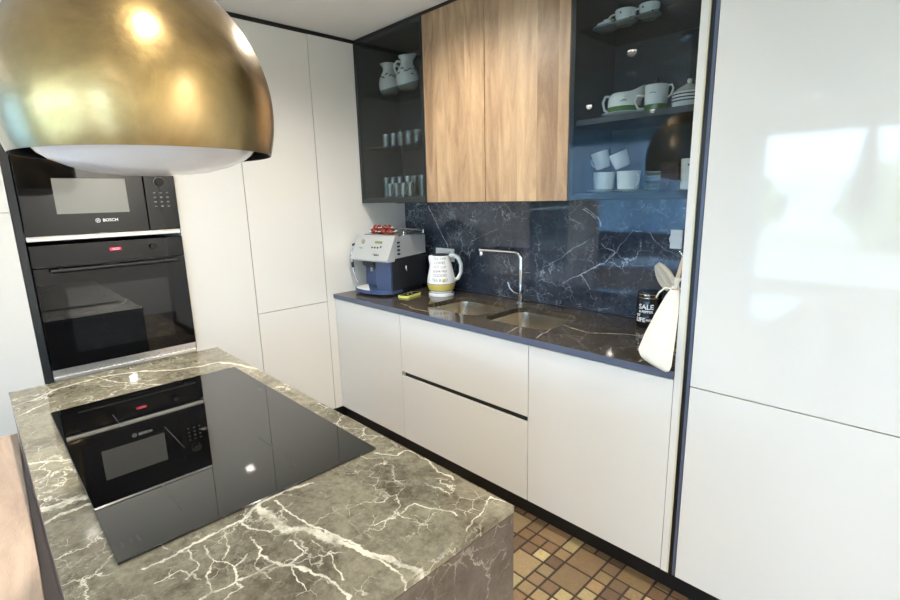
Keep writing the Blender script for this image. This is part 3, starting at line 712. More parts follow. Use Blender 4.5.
# ------------------------------------------------------------------ crockery
def finish_ring(n=28): return n
def cup_parts(t, r=0.042, h=0.07, mat=None, handle_dir=0.0, handle=True, taper=0.75):
    mat = mat or M['china']
    prof = [(0, 0.0), (r * taper * .8, 0.0), (r * taper, 0.004), (r * .93, h * .45), (r, h), (r - .003, h), (r * .9, h * .5), (r * taper * .85, .008), (0, .006)]
    obj('bowl', lathe(prof, 28), mat, t, smooth=50)
    if handle:
        c, s = math.cos(handle_dir), math.sin(handle_dir)
        pts = []
        for i in range(11):
            a = -PI * .5 + PI * i / 10; rr = r * .93 + .024 * math.cos(a); zz = h * .52 + h * .3 * math.sin(a); pts.append((rr * c, rr * s, zz))
        obj('handle', tube(pts, 0.0038, 8), mat, t, smooth=180)
def plate_bm(r, h=0.012): return lathe([(0, 0.0), (r * .55, 0.0), (r * .6, .003), (r, h), (r, h + .002), (r * .62, .006), (0, .005)], 40)
def plate(label, x, y, z, r, group=None):
    o = obj('saucer', plate_bm(r), M['china'], None, smooth=50, loc=(x, y, z)); return tag(o, label, 'saucer', group)
VWP = -.7
def pitcher(label, x, y, z, s, hd):
    t = thing('pitcher', label, 'pitcher', (x, y, z), 0)
    prof = [(0, 0), (.045, 0), (.058, .02), (.064, .055), (.056, .095), (.036, .13), (.034, .15), (.046, .172), (.043, .172), (.031, .15), (.033, .13), (.052, .095), (.058, .05), (0, .01)]
    b = lathe([(r * s, h * s) for r, h in prof], 32)
    for v in b.verts:
        if v.co.z > .15 * s:
            ang = math.atan2(v.co.y, v.co.x) - (hd + PI); k_ = max(0, math.cos(ang)) ** 6; rr = 1 + .35 * k_; v.co.x *= rr; v.co.y *= rr; v.co.z += .008 * k_
    obj('vessel', b, M['china'], t, smooth=60)
    c, q = math.cos(hd), math.sin(hd)
    pts = [(r * s * c, r * s * q, h * s) for r, h in ((.036, .148), (.062, .156), (.08, .138), (.078, .11), (.060, .08))]
    obj('handle', tube(pts, 0.006 * s, 8), M['china'], t, smooth=180)
    for k_ in range(7):
        a = VWP + (k_ - 3) * .38 + random.uniform(-.1, .1); zz = (.085 + random.uniform(-.015, .02)) * s; rr = (.0585 if zz < .095 * s else .053) * s
        p0 = Vector((rr * math.cos(a), rr * math.sin(a), zz)); p1 = p0 + Vector((-math.sin(a) * .02, math.cos(a) * .02, random.uniform(-.008, .012)))
        obj('flower_decal', tube([p0, (p0 + p1) / 2 + Vector((0, 0, .006)), p1], .0032, 5), M['bluegreen'], t, smooth=180)
    return t
pitcher('white patterned pitcher on the top shelf, the one nearer the corner', 0.135, 0.41, 2.061, 1.03, 0.25)
pitcher('white patterned pitcher on the top shelf, the one beside the walnut door', 0.320, 0.40, 2.061, 1.06, PI + .35)
def tumbler(x, y, z, h, r, label, group):
    t = thing('tumbler', label, 'glass', (x, y, z), 0, group)
    obj('glass_wall', lathe([(0, 0.0), (r * .8, 0.0), (r, h), (r - .0022, h), (r * .8 - .002, .010), (0, .010)], 20), M['clear'], t, smooth=50)
    return t
ORD = ['leftmost', 'second', 'third', 'fourth', 'fifth', 'sixth']
def row(xs, y, z, h, r, what, group, src=[None]):
    for i, x in enumerate(xs):
        lb = ('leftmost %s' % what) if i == 0 else '%s %s, counted from the left' % (ORD[i], what)
        if i == 0: tm = tumbler(x, y, z, h, r, lb, group)
        else: dup(tm, None, (x, y, z), label=lb)
row((0.145, 0.22, 0.295, 0.37), 0.48, 1.746, .085, .029, 'clear tumbler in the back row of the middle shelf', 'clear tumblers on the middle shelf')
row((0.09, 0.165, 0.24, 0.315, 0.39), 0.40, 1.746, .085, .029, 'clear tumbler in the front row of the middle shelf', 'clear tumblers on the middle shelf')
row((0.05, 0.12, 0.19, 0.26, 0.33, 0.40), 0.42, SHB + .001, .128, .029, 'tall clear tumbler on the bottom shelf behind the short ones', 'tall clear tumblers on the bottom shelf')
row((0.20, 0.265, 0.33, 0.395), 0.33, SHB + .001, .085, .028, 'short clear tumbler in the front row of the bottom shelf', 'short clear tumblers on the bottom shelf')

# right cabinet, top glass shelf
def cup(label, x, y, z, r, h, hd, tilt=(0, 0), taper=0.75, dots=False, name='teacup', group=None):
    t = thing(name, label, 'cup', (x, y, z), 0, group, tilt[0], tilt[1])
    cup_parts(t, r, h, M['china'], hd, taper=taper)
    if dots:
        for i in range(7):
            a = -.7 - .9 * i + random.uniform(-.2, .2); zz = (.3 + .45 * (i % 2) + random.uniform(-.08, .08)) * h; rr = r * (taper + (1 - taper) * min(1, zz / h * 1.5)) + .0005
            b = bmesh.new(); bmesh.ops.create_icosphere(b, subdivisions=1, radius=.0036); bmesh.ops.translate(b, verts=b.verts, vec=(rr * math.cos(a), rr * math.sin(a), zz))
            obj('dot', b, M['bluegreen'], t, smooth=180)
    return t
LEFT = PI + 0.4
zT = SHT + .001
plate('white saucer under the leftmost cup on the glass top shelf', 1.600, 0.38, zT + .001, 0.055)
plate('white saucer under the larger spotted cup on the glass top shelf', 1.685, 0.37, zT, 0.045)
plate('white saucer under the rightmost cup on the glass top shelf', 1.78, 0.37, zT, 0.045)
cup('small white cup at the left end of the glass top shelf', 1.61, 0.38, zT + .008, 0.022, 0.032, LEFT, dots=False)
cup('larger white spotted cup in the middle of the glass top shelf', 1.685, 0.37, zT + .007, 0.040, 0.048, LEFT, dots=True, taper=.85)
cup('white spotted cup at the right end of the glass top shelf', 1.78, 0.37, zT + .007, 0.038, 0.044, LEFT, dots=True, taper=.7)
# middle shelf
zM = SHM + .001
plate('white saucer under the green based gravy boat', 1.695, 0.375, zM, 0.088)
gb = thing('gravy_boat', 'white gravy boat with green base and long spout on a saucer', 'gravy boat', (1.69, 0.38, zM + .0065), 0.25)
gb.scale = (.96, .96, .96)
gp = [(0, 0), (.050, 0), (.060, .012), (.066, .04), (.063, .07), (.052, .088), (.049, .088), (.059, .07), (.061, .04), (0, .012)]
b = lathe(gp, 36)
for v in b.verts:
    if v.co.z > .05:
        k_ = max(0, math.cos(math.atan2(v.co.y, v.co.x))) ** 5 * (v.co.z - .05) / .04; v.co.x += .032 * k_; v.co.z += .028 * k_
obj('vessel', b, M['china'], gb, smooth=60)
obj('green_base', lathe([(.0502, .0005), (.0612, .012), (.0668, .032), (.0660, .033)], 36), M['green'], gb, smooth=60)['label'] = 'green glazed lower band'
obj('handle', tube([(-.056, 0, .082), (-.078, 0, .085), (-.088, 0, .060), (-.08, 0, .03), (-.062, 0, .02)], .006, 8), M['china'], gb, smooth=180)
obj('decal', tube([(0.0, -.0665, .05), (.012, -.0655, .055), (.024, -.063, .052)], .0015, 5), M['bluegreen'], gb, smooth=180)
mg = thing('milk_jug', 'white jug with green base and two handles right of the gravy boat', 'jug', (1.825, 0.37, zM), 0)
mg.scale = (.84, .84, .84)
obj('vessel', lathe([(0, 0), (.045, 0), (.048, .01), (.05, .06), (.052, .118), (.049, .118), (.047, .06), (0, .01)], 32), M['china'], mg, smooth=60)
obj('green_base', lathe([(.0455, .0005), (.0487, .01), (.0500, .034)], 32), M['green'], mg, smooth=60)
obj('handle', tube([(-.05 * .92, -.02, .078), (-.075, -.033, .08), (-.083, -.037, .055), (-.07, -.031, .025), (-.045, -.02, .022)], .006, 8), M['china'], mg, smooth=180)
obj('handle', tube([(.05, 0, .11), (.068, 0, .112), (.075, 0, .095), (.066, 0, .07), (.051, 0, .06)], .0045, 8), M['china'], mg, smooth=180)
obj('lid', lathe([(0, .15), (.006, .148), (.007, .14), (.004, .133), (.03, .128), (.046, .121), (.046, .118), (0, .118)], 28), M['darkplastic'], mg, smooth=50)['label'] = 'dark lid with small knob'
obj('decal', tube([(-.01, -.0505, .08), (.005, -.0515, .084), (.02, -.047, .080)], .0016, 5), M['bluegreen'], mg, smooth=180)
sb = thing('sugar_bowl', 'white lidded bowl with dark stripes on the middle shelf by the end panel', 'bowl', (1.955, 0.345, zM), 0)
obj('vessel', lathe([(0, 0), (.05, 0), (.055, .01), (.056, .05), (.05, .055), (0, .055)], 32), M['china'], sb, smooth=50)
for k_ in range(3): obj('stripe', lathe([(.0562, .018 + k_ * .011), (.0570, .020 + k_ * .011), (.0567, .0225 + k_ * .011)], 32), M['bluegreen'], sb, smooth=50)
obj('lid', lathe([(0, .1), (.007, .097), (.009, .09), (.006, .084), (.018, .077), (.038, .066), (.052, .056), (0, .056)], 28), M['china'], sb, smooth=60)
cs = cup('white cup at the bottom of the stack by the end panel on the middle shelf', 2.042, 0.42, zM, .036, .09, LEFT, taper=.8)
cup('white spotted cup on top of the stack by the end panel on the middle shelf', 2.040, 0.42, zM + .0925, .040, .08, LEFT, dots=True)
# bottom shelf
zB = SHB + .001
pt = obj('serving_plate', plate_bm(0.062, .006), M['china'], None, smooth=50, loc=(1.60, 0.39, zB)); tag(pt, 'white plate under the two left cups on the bottom shelf', 'plate')
pt = obj('serving_plate', plate_bm(0.062, .006), M['china'], None, smooth=50, loc=(1.73, 0.39, zB)); tag(pt, 'white plate under the handled cup on the bottom shelf', 'plate')
cup('upright white cup at the left end of the bottom shelf, under a tipped cup', 1.612, 0.385, zB + .0085, .046, .074, PI * .8, taper=.9)
cup('upright white cup with handle to the right on the bottom shelf', 1.722, 0.385, zB + .0085, .048, .074, -.5, taper=.9)
cup('tipped white cup balanced on the leftmost cups of the bottom shelf', 1.612, 0.375, zB + .098, .037, .070, PI * .9, tilt=(.12, -.24), taper=.82)
cup('tipped white cup leaning beside the other tipped cup, its rim to the right', 1.695, 0.385, zB + .099, .038, .064, PI * .6, tilt=(.22, -.30), taper=.82)
b = bmesh.new()
for i in range(5): merge(b, lathe([(0, i * .016), (.04, i * .016), (.06, .012 + i * .016), (.06, .014 + i * .016), (.04, .004 + i * .016), (0, .004 + i * .016)], 28))
bs = obj('bowl_stack', b, M['china'], None, smooth=50, loc=(1.80, 0.50, zB)); tag(bs, 'white stacked dishes behind the cups on the bottom shelf', 'dishes')
bb = thing('tin_box', 'small dark brown box on the bottom shelf left of the spotted mug', 'box', (1.885, 0.42, zB))
obj('box_body', box(-.035, .035, -.03, .03, 0, .085, .003), M['copper'], bb); obj('lid', box(-.037, .037, -.032, .032, .086, .108, .003), M['copper'], bb)
gbw = obj('glass_dish', lathe([(0, 0), (.035, 0), (.045, .03), (.043, .03), (.033, .004), (0, .004)], 24), M['clear'], None, smooth=50, loc=(1.865, 0.33, zB)); tag(gbw, 'low clear glass dish in front of the dark brown box', 'dish')
cup('white mug with black spots at the right end of the bottom shelf', 1.975, 0.38, zB, .042, .115, 0, taper=.97, dots=True, name='mug')

# ------------------------------------------------------------------ coffee machine
cmx = thing('coffee_machine', 'silver and navy espresso machine at the left end of the worktop', 'coffee machine', (0.183, 0.305, CT), math.radians(9))
cmx.scale = (.95, .92, 1.04)
# local: x right, -y front; width .34, depth .38
w2 = 0.165
prof_side = [(-.175, .0), (.19, 0), (.19, .215), (-.175, .215)]
def yz_prism(poly, x0, x1):
    b = bmesh.new(); lo = [b.verts.new((x0, y, z)) for y, z in poly]; hi = [b.verts.new((x1, y, z)) for y, z in poly]
    b.faces.new(lo); b.faces.new(hi)
    for i in range(len(poly)):
        j = (i + 1) % len(poly); b.faces.new((lo[i], lo[j], hi[j], hi[i]))
    return b
b = yz_prism([(-.06, .035), (.19, .035), (.19, .215), (-.06, .215)], -w2 + .004, w2); box(.035, w2, -.155, -.06, .03, .215, bm=b)
obj('lower_body', b, M['darkplastic'], cmx)
obj('front_column', box(.036, w2 - .001, -.172, -.155, .03, .215, .004), M['navy'], cmx)['label'] = 'navy front column beside the cup bay'
obj('bay_back', box(-w2 + .006, .035, -.068, -.061, .035, .21), M['navy'], cmx)
obj('side_badge', tube([(w2 + .001, -.02, .165), (w2 + .001, -.022, .15), (w2 + .001, -.015, .135)], .004, 6), M['whiteprint'], cmx, smooth=180)
obj('upper_body', yz_prism([(-.13, .215), (.19, .225), (.19, .335), (.0, .345), (-.085, .335)], -w2, w2), M['silver'], cmx)
# sloping silver control panel
A = Vector((0, -.195, .200)); Bv = Vector((0, -.105, .345))
fp = yz_prism([(A.y, A.z), (A.y - .004, A.z + .01), (Bv.y - .01, Bv.z), (Bv.y + .02, Bv.z), (-.13, .2)], -w2 - .004, w2 + .002)
panel = obj('control_panel', fp, M['silver'], cmx)
dirv = (Bv - A).normalized(); ang = math.atan2(dirv.z, dirv.y)     # slope of the panel
PB = T_((0, (A.y - .004 + Bv.y - .01) / 2 - .0005, (A.z + .01 + Bv.z) / 2)) @ Matrix.Rotation(math.atan2(Bv.z - A.z - .01, Bv.y - A.y - .006), 4, 'X')
def on_panel(b): bmesh.ops.transform(b, matrix=PB, verts=b.verts); return b
obj('display', on_panel(box(.01, .075, .028, .043, -.0005, .001)), M['lcd'], panel)
for i, (px_, py_) in enumerate(((.0, -.0), (.025, .0), (.05, .0), (.075, .006))):
    obj('button', on_panel(lathe([(0, .004), (.005, .004), (.006, 0)], 14, (px_, py_, 0))), M['darkplastic'], panel)
obj('dial', on_panel(lathe([(0, .008), (.013, .008), (.015, 0)], 22, (-.095, .035, 0))), M['steel'], panel)
obj('lettering', on_panel(text_bm('• Saeco', .02, .0004, T_((.05, -.045, .0005)), True)), M['darkplastic'], panel)
obj('script_lettering', on_panel(text_bm('Magic', .014, .0004, T_((-.10, -.005, .0005)))), M['mark'], panel)
# side vents
for i in range(4): obj('vent_ridge', box(w2 + .0, w2 + .005, -.10, -.075, .235 + i * .022, .246 + i * .022, .002), M['darkplastic'], cmx)
# spout block and steam wand
obj('coffee_spout', yz_prism([(-.165, .215), (-.085, .215), (-.085, .165), (-.11, .145), (-.15, .17)], -.10, .0), M['darkplastic'], cmx)
obj('spout_nozzle', tube([(-.05, -.12, .16), (-.05, -.12, .13)], .010, 12), M['silver'], cmx, smooth=60)
obj('steam_wand', tube([(-w2 - .008, -.14, .28), (-w2 - .028, -.16, .26), (-w2 - .02, -.17, .20), (-w2 - .012, -.165, .12), (-w2 + .004, -.15, .06)], .005, 10), M['chrome'], cmx, smooth=60)
obj('wand_grip', tube([(-w2 - .026, -.163, .225), (-w2 - .016, -.168, .15)], .009, 10), M['black'], cmx, smooth=60)
obj('wand_arm', tube([(-w2 - .0, -.12, .295), (-w2 - .03, -.15, .285)], .007, 10), M['black'], cmx, smooth=60)
# drip tray: rounded front
tr = [(x, y) for x, y in [(w2 - .001, -.06), (-w2, -.06)]] + [(-.0 - (w2 + .0) * math.cos(a), -.15 - .085 * math.sin(a)) for a in [PI * i / 16 for i in range(17)]]
obj('drip_tray', prism(tr, .012, .034), M['navy'], cmx)
gr = [(x * .93, y * .98 - .002) for x, y in tr if True]
grid = prism([(min(x, .03), y) for x, y in gr if x < .04] , .034, .038)
obj('cup_grid', grid, M['plastic_white'], cmx)
obj('foot', box(-w2 + .03, w2 - .02, -.13, .17, 0, .03), M['black'], cmx)
# top tray with rail
b = box(-w2 + .01, w2 - .01, -.07, .185, .343, .349, .002); obj('cup_warmer', b, M['steel'], cmx)
rail = tube([(-w2 + .012, -.02, .365), (-w2 + .012, .183, .365), (w2 - .008, .183, .365), (w2 - .008, -.02, .365)], .005, 8)
for q_ in ((-w2 + .012, -.02), (-w2 + .012, .183), (w2 - .008, .183), (w2 - .008, -.02)): merge(rail, tube([(q_[0], q_[1], .345), (q_[0], q_[1], .366)], .005, 8))
obj('rail', rail, M['chrome'], cmx, smooth=60)
# wrapped sweets heaped on top of the machine
mxw = T_(cmx.location) @ Matrix.Rotation(math.radians(9), 4, 'Z') @ Matrix.Diagonal((.95, .92, 1.04, 1))
def sweet(x, y, z, rz, mat, label):
    p = mxw @ Vector((x, y, z)); t = thing('wrapped_sweet', label, 'sweet', p, rz, 'red wrapped sweets heaped on the coffee machine')
    b = bmesh.new(); bmesh.ops.create_icosphere(b, subdivisions=3, radius=.016)
    for v in b.verts: v.co *= 1 + .14 * mnoise.noise(v.co * 160 + Vector((x, y, z)) * 50); v.co.x *= 1.25
    obj('sweet_body', b, mat, t, smooth=30)
    for s in (-1, 1):
        f = bmesh.new(); c0 = f.verts.new((s * .018, 0, 0)); ring = []
        for i in range(9):
            a = -.9 + 1.8 * i / 8; ring.append(f.verts.new((s * (.02 + .016 * math.cos(a)), .018 * math.sin(a), .004 * (-1) ** i)))
        for i in range(8): f.faces.new((c0, ring[i], ring[i + 1]))
        obj('wrapper_end', f, M['whiteprint'], t)
SW = ['front row, leftmost', 'front row, second from the left', 'front row, third from the left', 'front row, fourth from the left', 'front row, rightmost',
      'back row, leftmost', 'back row, second from the left', 'back row, second from the right', 'back row, rightmost',
      'on top of the heap, leftmost', 'on top of the heap, left of middle', 'on top of the heap, right of middle', 'on top of the heap, rightmost']
i = 0
for zz, spots in ((.365, [(-.11, -.03), (-.07, -.05), (-.03, -.035), (.01, -.05), (.05, -.03), (-.09, .01), (-.05, .0), (-.01, .01), (.03, .005)]), (.388, [(-.09, -.02), (-.05, -.03), (-.01, -.02), (.03, -.02)])):
    for (x, y) in spots:
        sweet(x, y, zz, random.uniform(0, PI), M['red'] if i % 3 != 2 else M['brownfoil'], ('red' if i % 3 != 2 else 'brown') + ' foil wrapped sweet on the espresso machine, ' + SW[i]); i += 1

# ------------------------------------------------------------------ kettle
kt = thing('kettle', 'white ceramic kettle with printed lettering and yellow band', 'kettle', (0.548, 0.412, CT), 0)
kt.scale = (.88, .88, 1.0)
KZ = 0.018
obj('base', lathe([(0, 0), (.088, 0), (.09, .006), (.088, .016), (0, .016)], 36), M['plastic_white'], kt, smooth=50)
kprof = [(0, KZ), (.078, KZ), (.088, KZ + .012), (.103, KZ + .045), (.105, KZ + .062), (.098, KZ + .10), (.082, KZ + .16), (.068, KZ + .205), (.064, KZ + .222), (.060, KZ + .222), (0, KZ + .215)]
kprof = [(r * .93, z) for r, z in kprof]
b = lathe(kprof, 44)
VW = math.atan2(-1.6075 - .36, 2.7035 - .572)
sd = VW - PI / 2 - .15     # the spout points to the left as seen
for v in b.verts:
    if v.co.z > KZ + .19:
        k_ = max(0, math.cos(math.atan2(v.co.y, v.co.x) - sd)) ** 14; v.co.x *= 1 + .35 * k_; v.co.y *= 1 + .35 * k_
vessel = obj('vessel', b, M['plastic_white'], kt, smooth=60)
obj('yellow_band', lathe([(r * .93 + .0006, z) for r, z in [(.0915, KZ + .018), (.103, KZ + .045), (.1045, KZ + .054)]], 44), M['yellow'], kt, smooth=60)['label'] = 'yellow band round the lower body'
for z_, r_ in ((KZ + .016, .0848), (KZ + .057, .0980)): obj('black_line', lathe([(r_, z_ - .0015), (r_ + .001, z_), (r_, z_ + .0015)], 44), M['black'], kt, smooth=60)
obj('lid', lathe([(0, KZ + .232), (.03, KZ + .231), (.055, KZ + .226), (.058, KZ + .220), (0, KZ + .218)], 36), M['darkplastic'], kt, smooth=50)
hd = VW + PI / 2 - .05
pp = [(.058, .215), (.085, .222), (.118, .205), (.138, .165), (.137, .12), (.118, .082), (.094, .07)]
obj('handle', tube([(r * math.cos(hd), r * math.sin(hd), KZ + z) for r, z in pp], [.013, .014, .014, .013, .013, .012, .011], 12), M['plastic_white'], kt, smooth=180)
rows = [('TEA TIME', .205, .019, M['mark']), ('COFFEE', .182, .019, M['bluegreen']), ('HOT CUP', .158, .018, M['mark']), ('SUGAR MILK', .134, .016, M['brownfoil']), ('COOKIES', .110, .020, M['mark']), ('TEA & CO', .082, .022, M['mark'])]
def krad(z):
    for (r0, z0), (r1, z1) in zip(kprof[1:-2], kprof[2:-1]):
        if z0 <= z <= z1: return r0 + (r1 - r0) * (z - z0) / (z1 - z0)
    return kprof[-3][0]
for s, z, sz, m_ in rows:
    tb = text_bm(s, sz * 1.15, .0003, RX)
    bmesh.ops.subdivide_edges(tb, edges=[e for e in tb.edges if abs(e.verts[0].co.x - e.verts[1].co.x) > .006], cuts=2)
    for v in tb.verts:
        zz = KZ + z + v.co.z; r = krad(zz) + .0012 - v.co.y * .5; a = VW - .12 + v.co.x / r; v.co = Vector((r * math.cos(a), r * math.sin(a), zz))
    obj('lettering', tb, m_, kt)
dk = lathe([(0, .0014), (.011, .0014), (.0115, 0)], 20); bmesh.ops.transform(dk, matrix=Matrix.Rotation(VW + .16, 4, 'Z') @ T_((krad(KZ + .082) + .0006, 0, KZ + .08)) @ Matrix.Rotation(PI / 2, 4, 'Y'), verts=dk.verts)
obj('orange_dot', dk, M['yellow'], kt)
cord = tube([(0.548 - .06, .48, CT + .01), (.50, .50, CT + .006), (.46, .57, CT + .012), (.445, .578, CT + .09), (.437, .572, 1.04), (.436, .555, 1.068)], .0035, 8)
obj('cord', cord, M['plastic_white'], kt, world=True, smooth=180)

# lime rimmed black pad lying on the worktop
ph = thing('phone', 'black mobile phone in a lime yellow case lying before the kettle', 'phone', (0.425, 0.262, CT), math.radians(104))
obj('case', prism(rrect(-.075, .075, -.038, .038, .016), 0, .012), M['lime'], ph)
obj('screen', prism(rrect(-.066, .066, -.031, .031, .011), .012, .0132), M['ovenglass'], ph)
for x in (-.02, .02): obj('light_mark', prism(rrect(x - .006, x + .006, -.004, .004, .002, 3), .0132, .0136), M['whiteprint'], ph)

# ------------------------------------------------------------------ black tins
def tin(label, x, y, r, h, words):
    t = thing('storage_tin', label, 'tin', (x, y, CT), 0)
    obj('body', lathe([(0, 0), (r * .9, 0), (r * .97, .01), (r, .03), (r, h * .74), (r * .93, h * .8), (0, h * .8)], 36), M['jar'], t, smooth=50)
    obj('lid', lathe([(0, h), (r * .86, h), (r * .93, h - .006), (r * .93, h * .81), (r * .84, h * .8), (0, h * .8)], 36), M['jar'], t, smooth=40)
    for z_ in (h * .83, h * .93): obj('lid_ring', lathe([(r * .935, z_ - .0015), (r * .95, z_), (r * .935, z_ + .0015)], 36), M['steel'], t, smooth=180)
    va = math.atan2(-1.6075 - y, 2.7035 - x)
    for s, z, sz, da in words:
        tb = text_bm(s, sz, .0004, RX, True)
        for v in tb.verts:
            rr = r + .0012 - v.co.y; a = va + da + v.co.x / r; v.co = Vector((rr * math.cos(a), rr * math.sin(a), z + v.co.z))
        obj('lettering', tb, M['whiteprint'], t)
    return t
tin('black tin with white SALE lettering on the worktop beside the bag', 1.79, 0.50, .054, .158, [('SALE', .094, .030, -.25), ('& PEPPER', .073, .015, -.25), ('OF', .056, .016, -.85), ('LIFE', .036, .026, -.65), ('mix', .038, .018, .05)])
tin('smaller black tin half hidden behind the hanging bag', 1.915, 0.525, .05, .15, [('SUGAR', .10, .022, -.4), ('SWEET', .08, .016, -.4)])

# ------------------------------------------------------------------ cloth bag on a hook
hk = thing('wall_hook', 'small chrome hook on the inner side of the end panel', 'hook', (XE0, 0.070, 1.235))
obj('hook_plate', box(-.004, 0, -.012, .012, -.02, .02, .001), M['chrome'], hk)
obj('prong', tube([(-.003, 0, 0), (-.028, 0, -.004), (-.036, 0, .012)], .004, 8), M['chrome'], hk, smooth=180)
bag = thing('cloth_bag', 'cream cotton drawstring bag hanging at the right end of the worktop', 'bag', (2.052, -0.038, 0.865))
def bag_body():
    b = bmesh.new(); NU, NV = 48, 44; rings = []
    ctrl = [(0.0, .058, .012, -.006), (.04, .066, .022, -.004), (.16, .050, .032, .006), (.28, .040, .026, .010), (.37, .026, .017, .012), (.415, .012, .010, .012), (.435, .015, .011, .012)]
    H = .27
    ctrl = [(0, .038, .005, .0), (.008, .050, .012, -.002), (.025, .056, .017, -.004), (.09, .049, .022, .003), (.17, .036, .021, .015), (.225, .025, .017, .025), (.262, .011, .010, .030), (.272, .009, .009, .030), (.29, .014, .011, .032)]
    for j in range(NV + 1):
        z = ctrl[-1][0] * j / NV
        for (a, c) in zip(ctrl[:-1], ctrl[1:]):
            if a[0] <= z <= c[0] + 1e-9:
                f = (z - a[0]) / (c[0] - a[0]); w, d, x0 = [a[k] + (c[k] - a[k]) * f for k in (1, 2, 3)]; break
        ring = []
        for i in range(NU):
            a = 2 * PI * i / NU; fold = 1 + (.16 + .25 * (z / .3) ** 2) * math.sin(a * 7 + 1.3 + 6 * z) * (.6 + .4 * math.sin(a * 3 + 2))
            x = x0 + w * math.cos(a) * (1 + .03 * math.sin(a * 5)); y = d * math.sin(a) * fold
            # bottom hem droops to the right
            zz = z + .010 - .022 * (x - x0) / .058 * max(0, 1 - z / .2); y += .062 * z / .3
            ring.append(b.verts.new((x, y, zz)))
        rings.append(ring)
    for a, c in zip(rings[:-1], rings[1:]):
        for i in range(NU): b.faces.new((a[i], a[(i + 1) % NU], c[(i + 1) % NU], c[i]))
    b.faces.new(rings[0]); b.faces.new(rings[-1])
    return b
obj('pouch', bag_body(), M['cloth'], bag, smooth=180)
def frill():
    b = bmesh.new(); NU, NV = 22, 10; g_ = []
    for j in range(NV + 1):
        v = j / NV; row = []
        for i in range(NU + 1):
            u = i / NU - .5; w = .020 + .030 * math.sin(PI * min(1, v * .9 + .1)) ** .8
            x = .008 - v * .048 + u * w * .75; z = .272 + v * .075 + u * w * .75; y = .006 * math.sin(u * 16 + 2 * v) * (1.2 - v) - .012 * v
            row.append(b.verts.new((x + .012, y + .048, z - .004)))
        g_.append(row)
    for a, c in zip(g_[:-1], g_[1:]):
        for i in range(NU): b.faces.new((a[i], a[i + 1], c[i + 1], c[i]))
    bmesh.ops.solidify(b, geom=list(b.faces), thickness=.002)
    return b
obj('gathered_top', frill(), M['cloth'], bag, smooth=180)
obj('drawstring', tube([(.030, .052, .262), (.036, .060, .30), (.034, .085, .34), (.032, .108, .372), (.0300, .113, .3775), (.026, .110, .365), (.028, .062, .30), (.030, .052, .262)], .0032, 8), M['cord'], bag, smooth=180)
obj('drawstring_end', tube([(.024, .042, .265), (.004, .036, .268), (-.014, .034, .250), (-.022, .034, .232)], .0028, 8), M['cloth'], bag, smooth=180)
obj('knot', tube(arc((.030, .054, .266), .0115, 0, 2 * PI, 20, 'xy'), .0045, 8, False), M['cord'], bag, smooth=180)

# ------------------------------------------------------------------ island
IX0, IX1, IY0, IY1, IZ = 0.6056, 2.169, -1.5872, -0.9305, 0.8517
isl = thing('kitchen_island', 'brown marble kitchen island with a black hob set in its top', 'island', ((IX0 + IX1) / 2, (IY0 + IY1) / 2, 0))
HX0, HX1, HY0, HY1 = 0.9308, 1.7929, -1.5128, -0.9854
obj('marble_top', slab_with_holes([(IX0, IY0), (IX1, IY0), (IX1, IY1), (IX0, IY1)], [[(HX0 + .012, HY0 + .012), (HX0 + .012, HY1 - .012), (HX1 - .012, HY1 - .012), (HX1 - .012, HY0 + .012)]], IZ - .0135, IZ), M['island'], isl, world=True)
obj('end_panel', box(IX1 - .022, IX1 - .0006, IY0 + .001, IY1 - .001, 0.0, IZ - .0155), M['islandside'], isl, world=True)
obj('shadow_joint', box(IX0 + .004, IX1 - .004, IY0 + .004, IY1 - .004, IZ - .0155, IZ - .0135), M['edge'], isl, world=True)
obj('side_panel', box(IX0 + .01, IX1 - .023, IY1 - .02, IY1 - .002, 0.08, IZ - .016), M['lacquer'], isl, world=True)
obj('side_panel', box(IX0 + .01, IX1 - .023, IY0 + .001, IY0 + .022, 0.0, IZ - .020), M['sidebrown'], isl, world=True)
obj('rear_panel', box(IX0 + .005, IX0 + .01, IY0 + .006, IY1 - .002, 0.08, IZ - .016), M['islandside'], isl, world=True)
obj('plinth', box(IX0 + .05, IX1 - .03, IY0 + .05, IY1 - .05, 0, 0.08), M['black'], isl, world=True)
hobt = thing('induction_hob', 'black glass induction hob in the island top', 'hob', ((HX0 + HX1) / 2, (HY0 + HY1) / 2, IZ))
obj('housing', box(HX0 + .016, HX1 - .016, HY0 + .016, HY1 - .016, IZ - .05, IZ + .0005), M['black'], hobt, world=True)
hgl = obj('glass', box(HX0, HX1, HY0, HY1, IZ + .0008, IZ + .006, .0012), M['hob'], hobt, world=True)
for (xa, xb, yy) in ((1.087, 1.197, -1.388), (1.285, 1.45, -1.307), (1.53, 1.722, -1.157), (1.585, 1.714, -1.392)):
    obj('zone_mark', box(xa, xb, yy - .0007, yy + .0007, IZ + .006, IZ + .00615), M['faint'], hgl, world=True)
for yy in (-1.497, -1.483, -1.472): obj('touch_mark', box(1.735, 1.757, yy - .0015, yy + .0015, IZ + .006, IZ + .00615), M['faint'], hgl, world=True)
obj('touch_mark', box(1.20, 1.23, -1.02, -1.008, IZ + .006, IZ + .00615), M['faint'], hgl, world=True)

